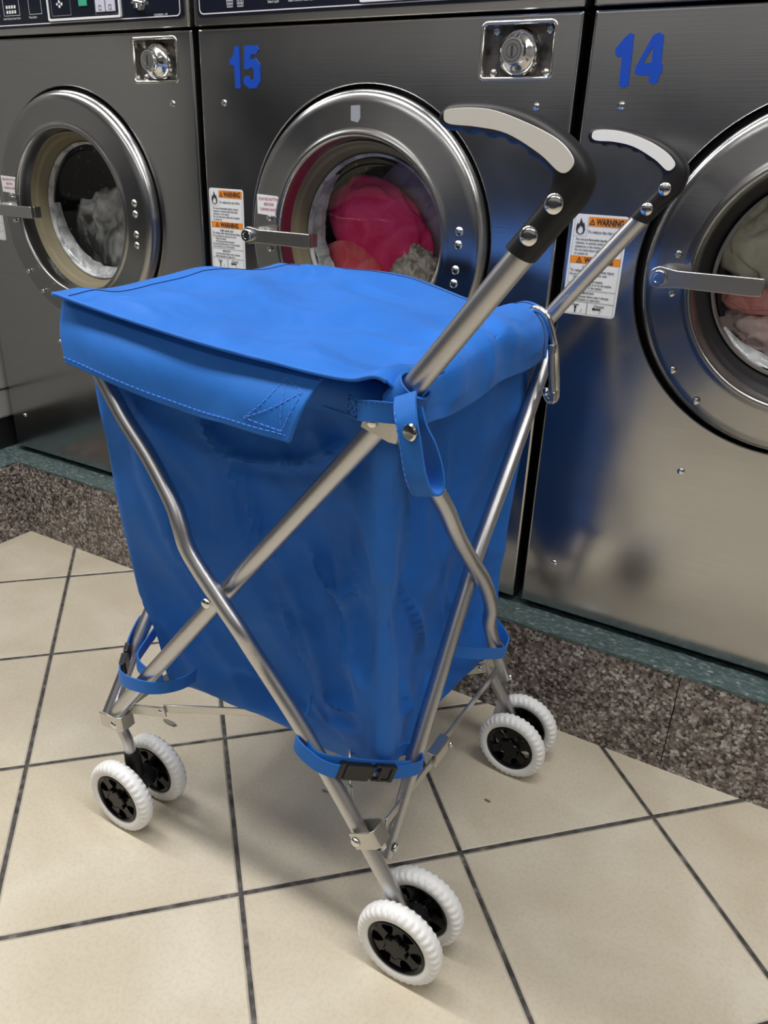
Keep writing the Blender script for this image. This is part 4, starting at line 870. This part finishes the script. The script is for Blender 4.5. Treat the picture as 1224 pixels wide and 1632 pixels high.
# side-release buckle
def buckle(p, q, name='buckle'):
    p, q = Vector(p), Vector(q); d = (q - p).normalized(); up = Vector((0, 0, 1)); n_ = d.cross(up).normalized(); up = n_.cross(d).normalized()
    def pt(a, h, o_): return p + d * a + up * h + n_ * o_
    L_ = (q - p).length
    def blk(mb, a0, a1, h0, h1, o0, o1, tap=0):
        vs = [pt(a, h * (1 - tap * (1 if a == a1 else 0)), o_) for a in (a0, a1) for h in (h0, h1) for o_ in (o0, o1)]
        mb.add(vs, [(0, 1, 3, 2), (4, 6, 7, 5), (0, 4, 5, 1), (2, 3, 7, 6), (0, 2, 6, 4), (1, 5, 7, 3)])
    mb = MB(); blk(mb, .10 * L_, .55 * L_, -.0105, .0105, .0045, -.0045); blk(mb, 0, .10 * L_, -.0115, .0115, .003, -.003); blk(mb, .55 * L_, .62 * L_, -.0085, .0085, .003, -.003)
    blk(mb, .72 * L_, .78 * L_, -.0110, .0110, .0035, -.0035); blk(mb, .92 * L_, L_, -.0110, .0110, .0035, -.0035); blk(mb, .62 * L_, .94 * L_, .0080, .0110, .003, -.003); blk(mb, .62 * L_, .94 * L_, -.0110, -.0080, .003, -.003); blk(mb, .78 * L_, .95 * L_, -.0085, .0085, .0015, -.0015)
    return mb.build(name, M['black'], bag, smooth=False, bevel=.0008, norm=False)
buckle((1.000, -.5640, .2545), (1.0440, -.5120, .2300))
# left corner
strap([(.7350, -.508, .243), (.7400, -.535, .250), (.7360, -.562, .2580), (.7200, -.5760, .2590), (.7000, -.5790, .2570), (.680, -.577, .2530), (.6600, -.570, .2500), (.6450, -.556, .2480)], (.05, .1, 1))
strap([(.640, -.545, .2480), (.622, -.520, .2540), (.612, -.495, .2640), (.6120, -.478, .2720), (.622, -.470, .2700), (.634, -.478, .262), (.64, -.50, .256), (.655, -.535, .251), (.690, -.550, .2520), (.715, -.548, .256)], (.05, .1, 1))
buckle((.6520, -.5590, .2475), (.6260, -.5230, .2530))
# right corner
strap([(1.036, -.3420, .300), (1.0480, -.3250, .2920), (1.0620, -.2880, .2740), (1.0680, -.2500, .2550), (1.0680, -.2330, .2500), (1.0640, -.2180, .2520), (1.052, -.2100, .2600), (1.040, -.2080, .2700), (1.034, -.214, .276)], (.0, .25, 1), w_=.016)

# carabiner hooked over the far corner --------------------------------
cbp = catmull([(1.0365, -.197, .7180), (1.0460, -.200, .7225), (1.0600, -.200, .7120), (1.0710, -.198, .6850), (1.0745, -.194, .6600), (1.0790, -.192, .6250), (1.0780, -.190, .6125), (1.0710, -.187, .6085), (1.0640, -.185, .6170)], 6)
cb = MB().tube(cbp, .0048, 14).build('carabiner', M['chrome'], None, origin=(1.07, -.19, .608))
tag(cb, 'steel carabiner clip hooked at the far corner of the blue canvas cart', 'carabiner')
MB().tube([(1.0700, -.206, .6830), (1.0750, -.207, .6500), (1.0810, -.206, .6200)], .0040, 12).build('gate', M['cast'], cb)
MB().box(1.0690, 1.0755, -.2105, -.199, .672, .684).build('gate_hinge', M['cast'], cb, smooth=False, bevel=.001)
MB().box(1.0765, 1.0840, -.2105, -.197, .6135, .626).build('gate_latch', M['cast'], cb, smooth=False, bevel=.001)
MB().disc((1.0640, -.186, .6180), .006, (-.5, -.8, .1), 18, .005).build('hook_tip', M['chrome'], cb)

# crumbs of lint on the floor -------------------------------------------
for (x, y, s_, lb_) in ((.553, -.396, .010, 'grey scrap of lint on the floor tile behind the left wheels'), (1.0805, -.2685, .0035, 'tiny grey crumb on the floor tile in front of the right wheels'), (.8616, -.3847, .0035, 'tiny dark crumb on the tile under the cart')):
    bm = bmesh.new(); bmesh.ops.create_icosphere(bm, subdivisions=2, radius=1); mb = MB()
    mb.add([Vector((x + v.co.x * s_ * 1.5 * (1 + .5 * noise.noise(v.co * 2)), y + v.co.y * s_ * .45, .0018 + v.co.z * .0018 * (1 + .5 * noise.noise(v.co * 3)))) for v in bm.verts], [tuple(v.index for v in f.verts) for f in bm.faces]); bm.free()
    tag(mb.build('lint_scrap', M['lint'], None, sharp=0), lb_, 'lint')
